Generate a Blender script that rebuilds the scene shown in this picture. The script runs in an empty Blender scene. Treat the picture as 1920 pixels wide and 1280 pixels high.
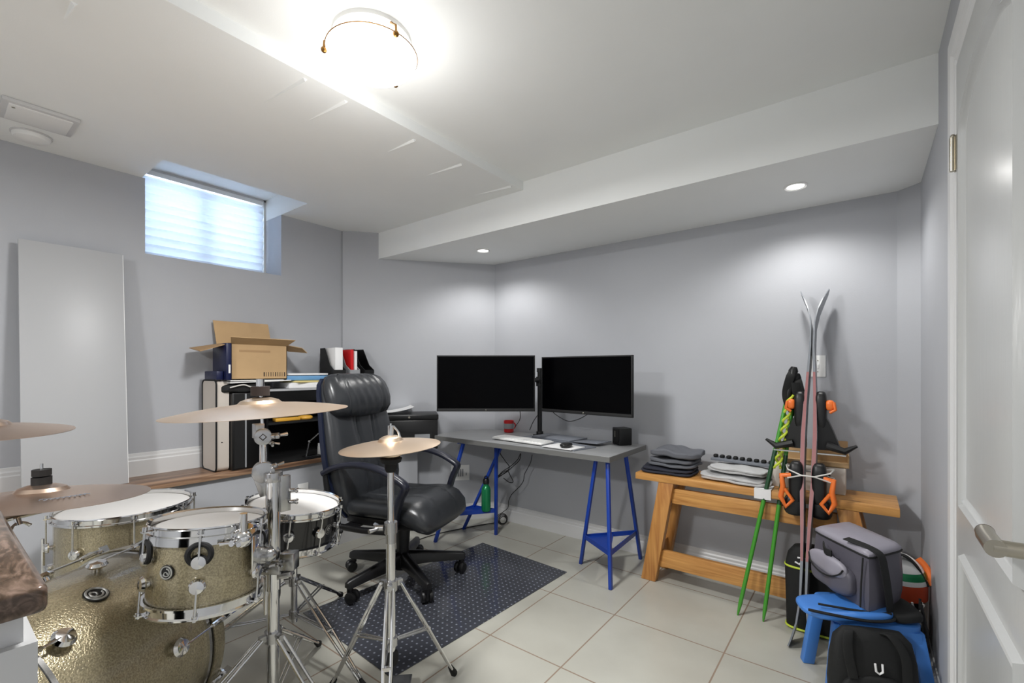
import bpy, bmesh, math, random
from mathutils import Vector, Matrix
random.seed(7)
SC = bpy.context.scene
COL = SC.collection
PI = math.pi

# ---------------------------------------------------------------- camera
FPX, YH, EYE, YAW = 860.0, 695.0, 1.22, 37.5
cam = bpy.data.cameras.new('camera')
cam.sensor_fit = 'HORIZONTAL'; cam.sensor_width = 36.0
cam.lens = FPX / 1920 * 36.0
cam.shift_y = (YH - 640.0) / 1920.0
cam.clip_start = 0.02
camo = bpy.data.objects.new('camera', cam); COL.objects.link(camo)
camo.location = (0, 0, EYE)
camo.rotation_euler = (math.radians(90), 0, math.radians(YAW))
SC.camera = camo

# ---------------------------------------------------------------- world, daylight, exposure
world = bpy.data.worlds.new('world'); SC.world = world
world.use_nodes = True
wbg = world.node_tree.nodes['Background']
wbg.inputs['Color'].default_value = (0.72, 0.84, 1.0, 1); wbg.inputs['Strength'].default_value = 3.0
SC.view_settings.view_transform = 'Standard'
SC.view_settings.look = 'None'
SC.view_settings.gamma = 1.0
SC.view_settings.use_curve_mapping = False
SC.view_settings.exposure = 0.16
DOME_W, POT_W, REAR_FILL_W, SKY_W = 38.0, 19.0, 56.0, 24.0

def light(name, kind, loc, power, rot=(0, 0, 0), color=(1, 1, 1), parent=None, **kw):
    l = bpy.data.lights.new(name, kind); l.energy = power; l.color = color
    for k, v in kw.items(): setattr(l, k, v)
    o = bpy.data.objects.new(name, l); COL.objects.link(o)
    o.location = loc; o.rotation_euler = rot
    if parent: o.parent = parent
    return o
# daylight coming down the window well onto the shade
light('window_daylight', 'AREA', (-3.95, 1.19, 2.35), SKY_W, (0, math.radians(-80), 0), (0.78, 0.88, 1.0), shape='RECTANGLE', size=0.7, size_y=0.9)

# ---------------------------------------------------------------- pixel <-> place helpers (in the 1920x1280 frame)
_a = math.radians(YAW); _F = (-math.sin(_a), math.cos(_a)); _R = (math.cos(_a), math.sin(_a))
def ray(px, py):
    r = (px - 960) / FPX; u = (YH - py) / FPX
    return Vector((_F[0] + r * _R[0], _F[1] + r * _R[1], u))
EYEV = Vector((0, 0, EYE))
def atz(px, py, z): d = ray(px, py); return EYEV + d * ((z - EYE) / d.z)
def atx(px, py, x): d = ray(px, py); return EYEV + d * (x / d.x)
def aty(px, py, y): d = ray(px, py); return EYEV + d * (y / d.y)
def atd(px, py, t): return EYEV + ray(px, py) * t

# ---------------------------------------------------------------- materials
def lin(c):
    return tuple(((x / 255) / 12.92 if x / 255 <= 0.04045 else ((x / 255 + 0.055) / 1.055) ** 2.4) for x in c)
MATS = {}
def mat(name, rgb, rough=0.5, metal=0.0, noise=0.0, nscale=20.0, bump=0.0, bscale=200.0, spec=0.5, coat=0.0, emis=None, es=0.0, trans=0.0, rgb2=None, stretch=None, alpha=1.0):
    m = bpy.data.materials.new(name); m.use_nodes = True
    nt = m.node_tree; b = nt.nodes['Principled BSDF']
    c = lin(rgb)
    b.inputs['Base Color'].default_value = (*c, 1)
    b.inputs['Roughness'].default_value = rough; b.inputs['Metallic'].default_value = metal
    b.inputs['Specular IOR Level'].default_value = spec
    b.inputs['Coat Weight'].default_value = coat
    b.inputs['Transmission Weight'].default_value = trans
    if emis:
        b.inputs['Emission Color'].default_value = (*lin(emis), 1); b.inputs['Emission Strength'].default_value = es
    tc = nt.nodes.new('ShaderNodeTexCoord'); mp = nt.nodes.new('ShaderNodeMapping')
    nt.links.new(tc.outputs['Object'], mp.inputs['Vector'])
    if stretch: mp.inputs['Scale'].default_value = stretch
    if noise or rgb2:
        n = nt.nodes.new('ShaderNodeTexNoise'); n.inputs['Scale'].default_value = nscale; n.inputs['Detail'].default_value = 5
        nt.links.new(mp.outputs['Vector'], n.inputs['Vector'])
        r = nt.nodes.new('ShaderNodeValToRGB')
        c2 = lin(rgb2) if rgb2 else tuple(x * (1 - noise) for x in c)
        r.color_ramp.elements[0].position = 0.35; r.color_ramp.elements[1].position = 0.65
        r.color_ramp.elements[0].color = (*c2, 1); r.color_ramp.elements[1].color = (*c, 1)
        nt.links.new(n.outputs['Fac'], r.inputs['Fac']); nt.links.new(r.outputs['Color'], b.inputs['Base Color'])
    if bump:
        n2 = nt.nodes.new('ShaderNodeTexNoise'); n2.inputs['Scale'].default_value = bscale; n2.inputs['Detail'].default_value = 3
        nt.links.new(mp.outputs['Vector'], n2.inputs['Vector'])
        bp = nt.nodes.new('ShaderNodeBump'); bp.inputs['Strength'].default_value = bump; bp.inputs['Distance'].default_value = 0.002
        nt.links.new(n2.outputs['Fac'], bp.inputs['Height']); nt.links.new(bp.outputs['Normal'], b.inputs['Normal'])
    MATS[name] = m
    return m
WALL = mat('wall_paint', (178, 180, 185), 0.55, noise=0.03, nscale=3, bump=0.15, bscale=250)
CEIL = mat('ceiling_paint', (242, 244, 243), 0.8, noise=0.02, nscale=3, bump=0.1, bscale=200)
TRIM = mat('trim_paint', (208, 208, 208), 0.35)
DOORM = mat('door_paint', (178, 179, 178), 0.28, bump=0.25, bscale=14, stretch=(6, 6, 0.7))
TILE = mat('floor_tile', (185, 184, 174), 0.3, noise=0.05, nscale=2.2, rgb2=(172, 170, 160), bump=0.05, bscale=30)
GROUT = mat('grout', (140, 122, 106), 0.8)
WHITE = mat('white_laminate', (176, 177, 179), 0.4)
WHITEP = mat('white_plastic', (235, 235, 233), 0.35)
PAPER = mat('paper', (236, 236, 236), 0.7)
BLACK = mat('black_plastic', (14, 14, 15), 0.4)
BLACKM = mat('black_matte', (10, 10, 11), 0.7)
SCREEN = mat('screen_glass', (2, 2, 3), 0.2, spec=0.06)
CHROME = mat('chrome', (226, 226, 226), 0.09, 1.0)
CHROMED = mat('brushed_chrome', (190, 190, 190), 0.25, 1.0)
NICKEL = mat('satin_nickel', (168, 162, 148), 0.28, 1.0)
BROWNM = mat('handle_tip', (84, 58, 42), 0.35, 0.4)
BRASS = mat('brass', (150, 110, 60), 0.3, 1.0)
GOLD = mat('gold_sparkle_shell', (190, 178, 146), 0.26, 0.65, noise=0.4, nscale=220, bump=0.8, bscale=220, coat=0.6)
BLKSHELL = mat('black_shell', (13, 13, 15), 0.25, coat=0.5)
HEAD = mat('coated_drum_head', (226, 224, 221), 0.5, noise=0.02, nscale=8)
CYMBAL = mat('cymbal_bronze', (240, 216, 190), 0.34, 1.0, stretch=(1, 1, 1))
CYMBALD = mat('cymbal_bronze_aged', (208, 184, 166), 0.32, 1.0)
FELT = mat('dark_felt', (38, 30, 28), 0.95)
RUBBER = mat('rubber', (12, 12, 13), 0.75)
LEATHER = mat('black_leather', (44, 46, 49), 0.27, bump=0.35, bscale=260, spec=0.6)
LEATHERB = mat('blue_black_leather', (20, 27, 48), 0.4)
CHAIRP = mat('chair_plastic', (15, 15, 17), 0.35)
ARMB = mat('armrest_plastic', (30, 32, 44), 0.3)
DESK = mat('grey_desk_laminate', (140, 141, 142), 0.35, noise=0.04, nscale=5)
DESKE = mat('desk_edge', (112, 112, 110), 0.45)
BLUE = mat('blue_powder_coat', (22, 62, 158), 0.35)
BLUEP = mat('blue_plastic', (66, 126, 204), 0.4)
MATV = mat('clear_mat', (76, 78, 86), 0.14, coat=0.5)
CARD = mat('cardboard', (190, 158, 116), 0.75, noise=0.06, nscale=12)
CARDD = mat('cardboard_dark', (166, 134, 96), 0.75)
INK = mat('ink', (50, 42, 38), 0.7)
GREYB = mat('grey_board', (150, 152, 155), 0.5)
BEIGE = mat('beige_panel', (205, 196, 186), 0.5)
NAVY = mat('navy_cover', (16, 24, 64), 0.4)
LBLUE = mat('light_blue_cover', (110, 160, 205), 0.45)
RED = mat('red', (205, 30, 34), 0.4)
REDO = mat('vermilion', (200, 72, 32), 0.4)
ORANGE = mat('orange_plastic', (240, 120, 48), 0.35)
YELLOW = mat('yellow_paper', (226, 208, 140), 0.6)
TAPE = mat('yellow_tape', (224, 168, 60), 0.5)
GREEN = mat('green_pole', (70, 150, 48), 0.3)
GREEND = mat('dark_green_pole', (34, 74, 46), 0.3)
LIME = mat('lime_cord', (196, 214, 66), 0.6)
BOTTLE = mat('green_bottle', (24, 128, 78), 0.25, 0.3)
SKIEDGE = mat('ski_sidewall', (158, 104, 104), 0.35)
SKIGREY = mat('ski_base', (128, 132, 138), 0.35)
STEEL = mat('steel_edge', (200, 200, 200), 0.3, 1.0)
GREYC = mat('grey_bag_fabric', (88, 86, 96), 0.45, bump=0.2, bscale=500)
GREYL = mat('grey_bag_lid', (146, 143, 154), 0.42, bump=0.1, bscale=500)
BLKFAB = mat('black_fabric', (16, 17, 17), 0.75, bump=0.3, bscale=500)
CLOTHG = mat('grey_cloth', (96, 98, 104), 0.75, bump=0.3, bscale=200)
CLOTHD = mat('dark_blue_cloth', (40, 42, 54), 0.8, bump=0.3, bscale=200)
CLOTHL = mat('light_cloth', (186, 186, 186), 0.75, bump=0.2, bscale=120)
WIRE = mat('wire', (34, 32, 32), 0.6)
WIREW = mat('white_wire', (214, 212, 206), 0.5)
SLATE = mat('slate_pad', (112, 116, 124), 0.5)
EMBLEM = mat('badge_silver', (196, 196, 192), 0.3, 0.8)
DOMEG = mat('lit_glass', (250, 248, 244), 0.3, emis=(255, 252, 248), es=2.5)
LEDG = mat('led_lens', (255, 255, 255), 0.3, emis=(255, 252, 248), es=14.0)
GLASS = mat('window_glass', (245, 248, 250), 0.02, trans=1.0)
VENTD = mat('dark_slot', (70, 70, 72), 0.8)

def wood(name, c1, c2, scale=2.0, stretch=(1, 12, 12), rough=0.4, dist=2.0, c3=None):
    m = bpy.data.materials.new(name); m.use_nodes = True; nt = m.node_tree; b = nt.nodes['Principled BSDF']
    tc = nt.nodes.new('ShaderNodeTexCoord'); mp = nt.nodes.new('ShaderNodeMapping'); mp.inputs['Scale'].default_value = stretch
    n = nt.nodes.new('ShaderNodeTexNoise'); n.inputs['Scale'].default_value = scale; n.inputs['Detail'].default_value = 6; n.inputs['Distortion'].default_value = dist
    r = nt.nodes.new('ShaderNodeValToRGB')
    r.color_ramp.elements[0].position = 0.3; r.color_ramp.elements[1].position = 0.7
    r.color_ramp.elements[0].color = (*lin(c1), 1); r.color_ramp.elements[1].color = (*lin(c2), 1)
    if c3:
        e = r.color_ramp.elements.new(0.5); e.color = (*lin(c3), 1)
    nt.links.new(tc.outputs['Object'], mp.inputs['Vector']); nt.links.new(mp.outputs['Vector'], n.inputs['Vector'])
    nt.links.new(n.outputs['Fac'], r.inputs['Fac']); nt.links.new(r.outputs['Color'], b.inputs['Base Color'])
    b.inputs['Roughness'].default_value = rough
    return m
PINE = wood('pine', (176, 120, 62), (214, 160, 92), 2.0, (1.2, 14, 14), 0.4)
PINEV = wood('pine_upright', (170, 112, 56), (208, 152, 84), 2.0, (14, 14, 1.2), 0.4)
WALNUT = wood('walnut_ledge', (88, 66, 52), (172, 140, 112), 1.6, (16, 1.0, 16), 0.35, 1.2, (128, 98, 76))
RAILW = wood('stained_rail', (52, 40, 30), (120, 100, 88), 2.0, (4, 14, 14), 0.12, 3.0, (84, 68, 56))

# dotted translucent-looking chair mat
def mat_dots():
    nt = MATV.node_tree; b = nt.nodes['Principled BSDF']
    tc = nt.nodes.new('ShaderNodeTexCoord'); mp = nt.nodes.new('ShaderNodeMapping'); mp.inputs['Scale'].default_value = (32, 32, 1)
    vo = nt.nodes.new('ShaderNodeTexVoronoi'); vo.voronoi_dimensions = '2D'; vo.inputs['Randomness'].default_value = 0.0; vo.inputs['Scale'].default_value = 1.0
    r = nt.nodes.new('ShaderNodeValToRGB'); r.color_ramp.elements[0].position = 0.08; r.color_ramp.elements[1].position = 0.19
    r.color_ramp.elements[0].color = (*lin((136, 140, 152)), 1); r.color_ramp.elements[1].color = (*lin((64, 66, 73)), 1)
    nt.links.new(tc.outputs['Object'], mp.inputs['Vector']); nt.links.new(mp.outputs['Vector'], vo.inputs['Vector'])
    nt.links.new(vo.outputs['Distance'], r.inputs['Fac']); nt.links.new(r.outputs['Color'], b.inputs['Base Color'])
    bp = nt.nodes.new('ShaderNodeBump'); bp.inputs['Strength'].default_value = 0.4; bp.inputs['Distance'].default_value = 0.002; bp.invert = True
    nt.links.new(vo.outputs['Distance'], bp.inputs['Height']); nt.links.new(bp.outputs['Normal'], b.inputs['Normal'])
mat_dots()
# translucent window shade fabric
SHADE = bpy.data.materials.new('shade_fabric'); SHADE.use_nodes = True
_nt = SHADE.node_tree; _nt.nodes.clear()
_o = _nt.nodes.new('ShaderNodeOutputMaterial'); _mx = _nt.nodes.new('ShaderNodeMixShader'); _mx.inputs[0].default_value = 0.55
_d = _nt.nodes.new('ShaderNodeBsdfDiffuse'); _d.inputs[0].default_value = (0.8, 0.82, 0.85, 1)
_t = _nt.nodes.new('ShaderNodeBsdfTranslucent'); _t.inputs[0].default_value = (0.85, 0.9, 0.97, 1)
_nt.links.new(_d.outputs[0], _mx.inputs[1]); _nt.links.new(_t.outputs[0], _mx.inputs[2]); _nt.links.new(_mx.outputs[0], _o.inputs[0])

# ---------------------------------------------------------------- mesh builder
def frame(d):
    d = Vector(d).normalized()
    u = Vector((0, 0, 1)) if abs(d.z) < 0.95 else Vector((1, 0, 0))
    a = d.cross(u).normalized(); return a, d.cross(a).normalized(), d
def RZ(deg): return Matrix.Rotation(math.radians(deg), 4, 'Z')
def RX(deg): return Matrix.Rotation(math.radians(deg), 4, 'X')
def RY(deg): return Matrix.Rotation(math.radians(deg), 4, 'Y')
def TR(*p): return Matrix.Translation(Vector(p) if len(p) == 3 else Vector(p[0]))
class B:
    def __init__(s): s.v = []; s.f = []
    def add(s, vs, fs, M=None):
        k = len(s.v)
        s.v += [tuple(M @ Vector(p)) if M is not None else tuple(p) for p in vs]
        s.f += [tuple(i + k for i in f) for f in fs]; return s
    def box(s, c, d, M=None):
        x, y, z = (q / 2 for q in d); cx, cy, cz = c
        vs = [(cx + a * x, cy + b * y, cz + e * z) for a in (-1, 1) for b in (-1, 1) for e in (-1, 1)]
        return s.add(vs, [(0, 1, 3, 2), (4, 6, 7, 5), (0, 4, 5, 1), (2, 3, 7, 6), (0, 2, 6, 4), (1, 5, 7, 3)], M)
    def bb(s, lo, hi, M=None):
        return s.box([(a + b) / 2 for a, b in zip(lo, hi)], [abs(b - a) for a, b in zip(lo, hi)], M)
    def loft(s, rings, caps=True, closed=False, M=None):
        n = len(rings[0]); vs = [p for r in rings for p in r]; fs = []
        m = len(rings)
        for i in range(m if closed else m - 1):
            for j in range(n):
                a = i * n + j; b = i * n + (j + 1) % n; c = ((i + 1) % m) * n + (j + 1) % n; d = ((i + 1) % m) * n + j
                fs.append((a, b, c, d))
        if caps and not closed:
            fs.append(tuple(range(n - 1, -1, -1))); fs.append(tuple((m - 1) * n + j for j in range(n)))
        return s.add(vs, fs, M)
    def tube(s, pts, r, n=10, closed=False, M=None):
        pts = [Vector(p) for p in pts]; m = len(pts); rings = []
        rr = r if isinstance(r, (list, tuple)) else [r] * m
        t0 = (pts[1] - pts[0]).normalized(); a, b, _ = frame(t0)
        for i, p in enumerate(pts):
            if closed: t = pts[(i + 1) % m] - pts[i - 1]
            elif i == 0: t = pts[1] - pts[0]
            elif i == m - 1: t = pts[-1] - pts[-2]
            else: t = (pts[i + 1] - p).normalized() + (p - pts[i - 1]).normalized()
            t = t.normalized() if t.length > 1e-9 else t0
            a = (a - t * a.dot(t)).normalized(); b = t.cross(a)
            rings.append([p + (a * math.cos(2 * PI * k / n) + b * math.sin(2 * PI * k / n)) * rr[i] for k in range(n)])
        return s.loft(rings, True, closed, M)
    def cyl(s, p0, p1, r0, r1=None, n=20, M=None): return s.tube([p0, p1], [r0, r0 if r1 is None else r1], n, M=M)
    def lathe(s, prof, n=32, M=None, closed=False):
        rings = [[(r * math.cos(2 * PI * k / n), r * math.sin(2 * PI * k / n), z) for k in range(n)] for r, z in prof]
        if closed: return s.loft(rings, False, True, M)
        return s.loft(rings, True, False, M)
    def prism(s, poly, z0, z1, M=None):
        n = len(poly)
        vs = [(x, y, z0) for x, y in poly] + [(x, y, z1) for x, y in poly]
        fs = [tuple(range(n - 1, -1, -1)), tuple(range(n, 2 * n))] + [(i, (i + 1) % n, n + (i + 1) % n, n + i) for i in range(n)]
        return s.add(vs, fs, M)
    def sphere(s, c, r, n=14, M=None, sq=(1, 1, 1)):
        c = Vector(c); rings = []
        for i in range(1, n):
            th = PI * i / n
            rings.append([(c.x + r * sq[0] * math.sin(th) * math.cos(2 * PI * k / n), c.y + r * sq[1] * math.sin(th) * math.sin(2 * PI * k / n), c.z - r * sq[2] * math.cos(th)) for k in range(n)])
        return s.loft(rings, True, False, M)
    def torus(s, c, R, r, n=32, k=8, M=None, axis=(0, 0, 1)):
        a, b, _ = frame(axis); c = Vector(c)
        return s.tube([c + (a * math.cos(2 * PI * i / n) + b * math.sin(2 * PI * i / n)) * R for i in range(n)], r, k, True, M)
    def sweep(s, pts, w, h, side, M=None):      # rectangular section; w along side, h across
        pts = [Vector(p) for p in pts]; side = Vector(side).normalized(); rings = []; m = len(pts)
        for i, p in enumerate(pts):
            t = (pts[min(i + 1, m - 1)] - pts[max(i - 1, 0)]).normalized(); nrm = side.cross(t).normalized()
            ww = w[i] if isinstance(w, (list, tuple)) else w; hh = h[i] if isinstance(h, (list, tuple)) else h
            q = []
            for k in range(12):
                an = 2 * PI * k / 12; ca, sa = math.cos(an), math.sin(an)
                q.append(p + side * (ww / 2) * math.copysign(abs(ca) ** 0.6, ca) + nrm * (hh / 2) * math.copysign(abs(sa) ** 0.6, sa))
            rings.append(q)
        return s.loft(rings, True, False, M)
    def pillow(s, c, size, e=4.0, n=12, M=None, fn=None):   # rounded super-box
        idx = {}; vs = []; fs = []
        def vid(p):
            k = tuple(round(x, 6) for x in p)
            if k not in idx:
                q = Vector(p); L = (abs(q.x) ** e + abs(q.y) ** e + abs(q.z) ** e) ** (1 / e); q = q / L
                q = Vector((q.x * size[0] / 2, q.y * size[1] / 2, q.z * size[2] / 2))
                if fn: q = fn(q)
                idx[k] = len(vs); vs.append(tuple(q + Vector(c)))
            return idx[k]
        g = [math.tan((i / n * 2 - 1) * PI / 4) for i in range(n + 1)]
        for ax in range(3):
            for sg in (-1, 1):
                for i in range(n):
                    for j in range(n):
                        q = []
                        for (u, v) in ((g[i], g[j]), (g[i + 1], g[j]), (g[i + 1], g[j + 1]), (g[i], g[j + 1])):
                            p = [0, 0, 0]; p[ax] = sg; p[(ax + 1) % 3] = u; p[(ax + 2) % 3] = v; q.append(vid(p))
                        fs.append(tuple(q) if sg > 0 else tuple(reversed(q)))
        return s.add(vs, fs, M)

def arc(c, r, a0, a1, n, ax='xz'):
    out = []
    for i in range(n + 1):
        a = math.radians(a0 + (a1 - a0) * i / n); u, v = r * math.cos(a), r * math.sin(a)
        out.append({'xz': (c[0] + u, c[1], c[2] + v), 'xy': (c[0] + u, c[1] + v, c[2]), 'yz': (c[0], c[1] + u, c[2] + v)}[ax])
    return out
def spline(pts, n=8):     # Catmull-Rom through the points
    P = [Vector(p) for p in pts]; P = [P[0] * 2 - P[1]] + P + [P[-1] * 2 - P[-2]]; out = []
    for i in range(1, len(P) - 2):
        for k in range(n):
            t = k / n; a, b, c, d = P[i - 1], P[i], P[i + 1], P[i + 2]
            out.append(0.5 * ((2 * b) + (c - a) * t + (2 * a - 5 * b + 4 * c - d) * t * t + (3 * b - a - 3 * c + d) * t ** 3))
    out.append(P[-2]); return out

def mk(name, b, m, parent=None, bev=0.0, sm=35, off=None, mats2=None, fidx=None):
    me = bpy.data.meshes.new(name)
    vs = b.v if off is None else [(x - off[0], y - off[1], z - off[2]) for x, y, z in b.v]
    me.from_pydata(vs, [], b.f); me.materials.append(m)
    if mats2:
        for q in mats2: me.materials.append(q)
        for i, k in enumerate(fidx): me.polygons[i].material_index = k
    bm = bmesh.new(); bm.from_mesh(me); bmesh.ops.recalc_face_normals(bm, faces=bm.faces)
    if bev:
        ed = [e for e in bm.edges if len(e.link_faces) == 2 and e.calc_face_angle(0) > math.radians(40)]
        bmesh.ops.bevel(bm, geom=ed, offset=bev, segments=2, profile=0.5, affect='EDGES')
    bm.to_mesh(me); bm.free()
    for p in me.polygons: p.use_smooth = True
    me.set_sharp_from_angle(angle=math.radians(sm)); me.update()
    o = bpy.data.objects.new(name, me); COL.objects.link(o)
    if parent: o.parent = parent
    return o
def tag(o, label, cat, group=None):
    o['label'] = label; o['category'] = cat
    if group: o['group'] = group
    return o
def thing(name, label, cat, loc=(0, 0, 0), rz=0.0, group=None):
    o = bpy.data.objects.new(name, None); COL.objects.link(o); o.empty_display_size = 0.05
    o.location = loc; o.rotation_euler = (0, 0, math.radians(rz)); return tag(o, label, cat, group)
def single(name, b, m, label, cat, group=None, **kw):
    xs, ys, zs = zip(*b.v); c = ((min(xs) + max(xs)) / 2, (min(ys) + max(ys)) / 2, min(zs))
    o = mk(name, b, m, off=c, **kw); o.location = c; return tag(o, label, cat, group)
def struct(name, b, m, parent=None, **kw):
    o = mk(name, b, m, parent, **kw)
    if not parent: o['kind'] = 'structure'
    return o
def part(root, name, b, m, world=False, **kw):
    if world: kw['off'] = tuple(root.location)
    return mk(name, b, m, root, **kw)
def plabel(o, s): o['label'] = s; return o
def copy_tree(o, parent=None):
    c = o.copy(); COL.objects.link(c); c.parent = parent
    for ch in [q for q in bpy.data.objects if q.parent == o]: copy_tree(ch, c)
    return c

# ================================================================ THE ROOM
XL, YB, XR = -3.23, 2.95, 0.212       # window wall, back wall, door wall
ZLOW, ZHI, ZSOF, XSTEP = 2.31, 2.36, 2.105, -1.63
YN = -2.4
# floor of square tiles with grout lines
def floor():
    xl = [-3.4, -2.775, -2.265, -1.75, -1.37, -0.99, -0.48, 0.03, 0.35]; yl = [-2.5, -1.96, -1.45, -0.94, -0.43, 0.09, 0.6, 1.11, 1.62, 2.133, 2.64, 3.1]
    g = 0.0032
    def brk(l):
        o = [(l[0], 0)]
        for v in l[1:-1]: o += [(v - g, 1), (v + g, 0)]
        return o + [(l[-1], 0)]
    X, Y = brk(xl), brk(yl); b = B(); idx = []
    for x, _ in X:
        for y, _ in Y: b.v.append((x, y, 0))
    n = len(Y)
    for i in range(len(X) - 1):
        for j in range(n - 1):
            b.f.append((i * n + j, (i + 1) * n + j, (i + 1) * n + j + 1, i * n + j + 1)); idx.append(1 if X[i][1] or Y[j][1] else 0)
    # under-slab
    k = len(b.f); b.bb((-3.4, -2.5, -0.1), (0.35, 3.1, -0.004)); idx += [1] * (len(b.f) - k)
    struct('floor', b, TILE, mats2=[GROUT], fidx=idx)
floor()
# window wall with its opening
WY0, WY1, WZ0, WZ1, XW = 0.796, 1.561, 1.885, 2.46, -3.473
b = B()
b.bb((XL - 0.42, YN, 0), (XL, WY0, ZLOW)); b.bb((XL - 0.42, WY1, 0), (XL, 2.06, ZLOW)); b.bb((XL - 0.42, WY0, 0), (XL, WY1, WZ0))
struct('wall_left', b, WALL)
# diagonal wall
CA, CB = Vector((-3.22, 2.03, 0)), Vector((-2.445, 2.95, 0))
cd = (CB - CA).normalized(); cn = Vector((cd.y, -cd.x, 0))     # cn points into the room
b = B(); p = [CA, CB, CB - cn * 0.15, CA - cn * 0.15]; b.prism([(q.x, q.y) for q in p], 0, 2.7)
struct('wall_corner', b, WALL)
b = B(); b.bb((-2.62, YB, 0), (0.14, YB + 0.12, 2.7)); struct('wall_back', b, WALL)
b = B(); b.prism([(0.13, 2.95), (0.214, 2.875), (0.30, 2.98), (0.2, 3.07)], 0, 2.7); struct('wall_bevel', b, WALL)
b = B(); b.bb((XR, YN, 0), (XR + 0.12, 2.885, 2.7)); struct('wall_right', b, WALL)
b = B(); b.bb((-3.5, YN - 0.1, 0), (0.3, YN, 2.7)); struct('wall_front', b, WALL)
# ceilings: lower slab with the window bay cut out, higher slab, bulkhead
b = B()
b.bb((-3.65, YN, ZLOW), (XSTEP, WY0 - 0.014, 2.66)); b.bb((-3.65, WY1, ZLOW), (XSTEP, 3.0, 2.66)); b.bb((-2.872, WY0 - 0.014, ZLOW), (XSTEP, WY1, 2.66)); b.bb((-3.65, WY0 - 0.014, WZ1), (-2.872, WY1, 2.66))
for (x0, y0, x1, y1) in [(-1.94, 0.864, -1.655, 0.889), (-1.913, 1.046, -1.66, 1.062), (-1.88, 1.436, -1.68, 1.436), (-1.93, 1.742, -1.68, 1.756), (-1.913, 2.118, -1.65, 2.143), (-1.965, 0.283, -1.855, 0.289)]:
    d = Vector((x1 - x0, y1 - y0, 0)); M = TR(x0, y0, ZLOW) @ Matrix.Rotation(math.atan2(d.y, d.x), 4, 'Z')
    b.add([(0, -0.005, 0.001), (0, 0.005, 0.001), (0, 0, -0.0012), (d.length, -0.009, 0.001), (d.length, 0.009, 0.001), (d.length, 0, -0.010)], [(0, 1, 2), (3, 5, 4), (0, 3, 4, 1), (1, 4, 5, 2), (2, 5, 3, 0)], M)
struct('ceiling', b, CEIL)
b = B(); b.bb((XSTEP, YN, ZHI), (0.35, 3.0, 2.66)); struct('ceiling_raised', b, CEIL)
b = B(); b.bb((-3.22, 2.236, ZSOF), (0.30, 3.0, 2.6)); struct('ceiling_bulkhead', b, CEIL)
# ledge below the window: painted half wall plus a walnut board
LZ = 0.632
lp = [(XL, YN), (-2.94, YN), (-2.94, 2.13), (-2.74, 2.37), tuple((CA + cd * ((Vector((-2.84, 2.46, 0)) - CA).dot(cd)) - cn * 0.02)[:2]), (XL, 2.03)]
b = B(); b.prism(lp, 0, LZ - 0.03); struct('wall_ledge', b, WALL)
lp2 = [(XL, YN), (-2.915, YN), (-2.915, 2.12), (-2.72, 2.355), (-2.84, 2.47), (XL, 2.03)]
b = B(); b.prism(lp2, LZ - 0.03, LZ); struct('trim_ledge', b, WALNUT, bev=0.003)
# baseboards
BBP = [(0, 0), (0.016, 0), (0.016, 0.085), (0.012, 0.092), (0.012, 0.104), (0.006, 0.112), (0.004, 0.125), (0, 0.128)]
def baseboard(name, p0, p1, z=0.0):
    p0 = Vector((*p0, z)); p1 = Vector((*p1, z)); d = (p1 - p0).normalized(); n = Vector((d.y, -d.x, 0)); b = B()
    b.loft([[p + n * u + Vector((0, 0, v)) for u, v in BBP] for p in (p0, p1)]); return struct(name, b, TRIM, sm=20)
baseboard('baseboard_back', (-2.44, YB), (0.13, YB)); baseboard('baseboard_corner', (-2.80, 2.53), (-2.445, YB))
baseboard('baseboard_ledge', (-2.94, YN), (-2.94, 2.13)); baseboard('baseboard_left', (XL, YN), (XL, 2.0), LZ)
baseboard('baseboard_bevel', (0.13, 2.95), (0.212, 2.877)); baseboard('baseboard_right', (XR, 2.87), (XR, 1.84)); baseboard('baseboard_front', (XR, YN), (-2.9, YN))
# window
b = B(); fw = 0.05
b.bb((XW - 0.09, WY0, WZ0), (XW - 0.045, WY1, WZ0 + fw)); b.bb((XW - 0.09, WY0, WZ1 - fw), (XW - 0.045, WY1, WZ1)); b.bb((XW - 0.09, WY0, WZ0), (XW - 0.045, WY0 + fw, WZ1)); b.bb((XW - 0.09, WY1 - fw, WZ0), (XW - 0.045, WY1, WZ1)); b.bb((XW - 0.085, (WY0 + WY1) / 2 - 0.02, WZ0), (XW - 0.05, (WY0 + WY1) / 2 + 0.02, WZ1))
w = struct('window_1', b, WHITEP); b = B(); b.bb((XW - 0.07, WY0 + 0.04, WZ0 + 0.04), (XW - 0.066, WY1 - 0.04, WZ1 - 0.04)); struct('pane', b, GLASS, w)
b = B()   # jamb bead around the shade
b.bb((XW - 0.04, WY1 - 0.014, WZ0), (XW + 0.012, WY1, WZ1)); b.bb((XW - 0.04, WY0, WZ1 - 0.014), (XW + 0.012, WY1, WZ1)); b.bb((XW - 0.04, WY0, WZ0), (XW + 0.012, WY0 + 0.014, WZ1))
struct('trim_window', b, TRIM)
# pleated shade
bl = thing('window_shade', 'white pleated shade glowing with daylight in the small high window', 'window shade', (XW, (WY0 + WY1) / 2, WZ0 + 0.01))
b = B(); hw = (WY1 - WY0) / 2 - 0.02; z = 0.0; pts = []
while z < 0.50:
    for k in range(6):
        ph = k / 6; pts.append((0.026 * math.sin(PI * ph), z + 0.052 * ph))
    z += 0.052
b.loft([[(-0.002 + x, s * hw, zz) for s in (-1, 1)] + [(-0.004 + x, s * hw, zz) for s in (1, -1)] for x, zz in pts])
part(bl, 'shade_fabric', b, SHADE, sm=60)
b = B(); b.bb((-0.02, -hw, 0.52), (0.02, hw, 0.548)); part(bl, 'head_rail', b, WHITEP)
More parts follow.
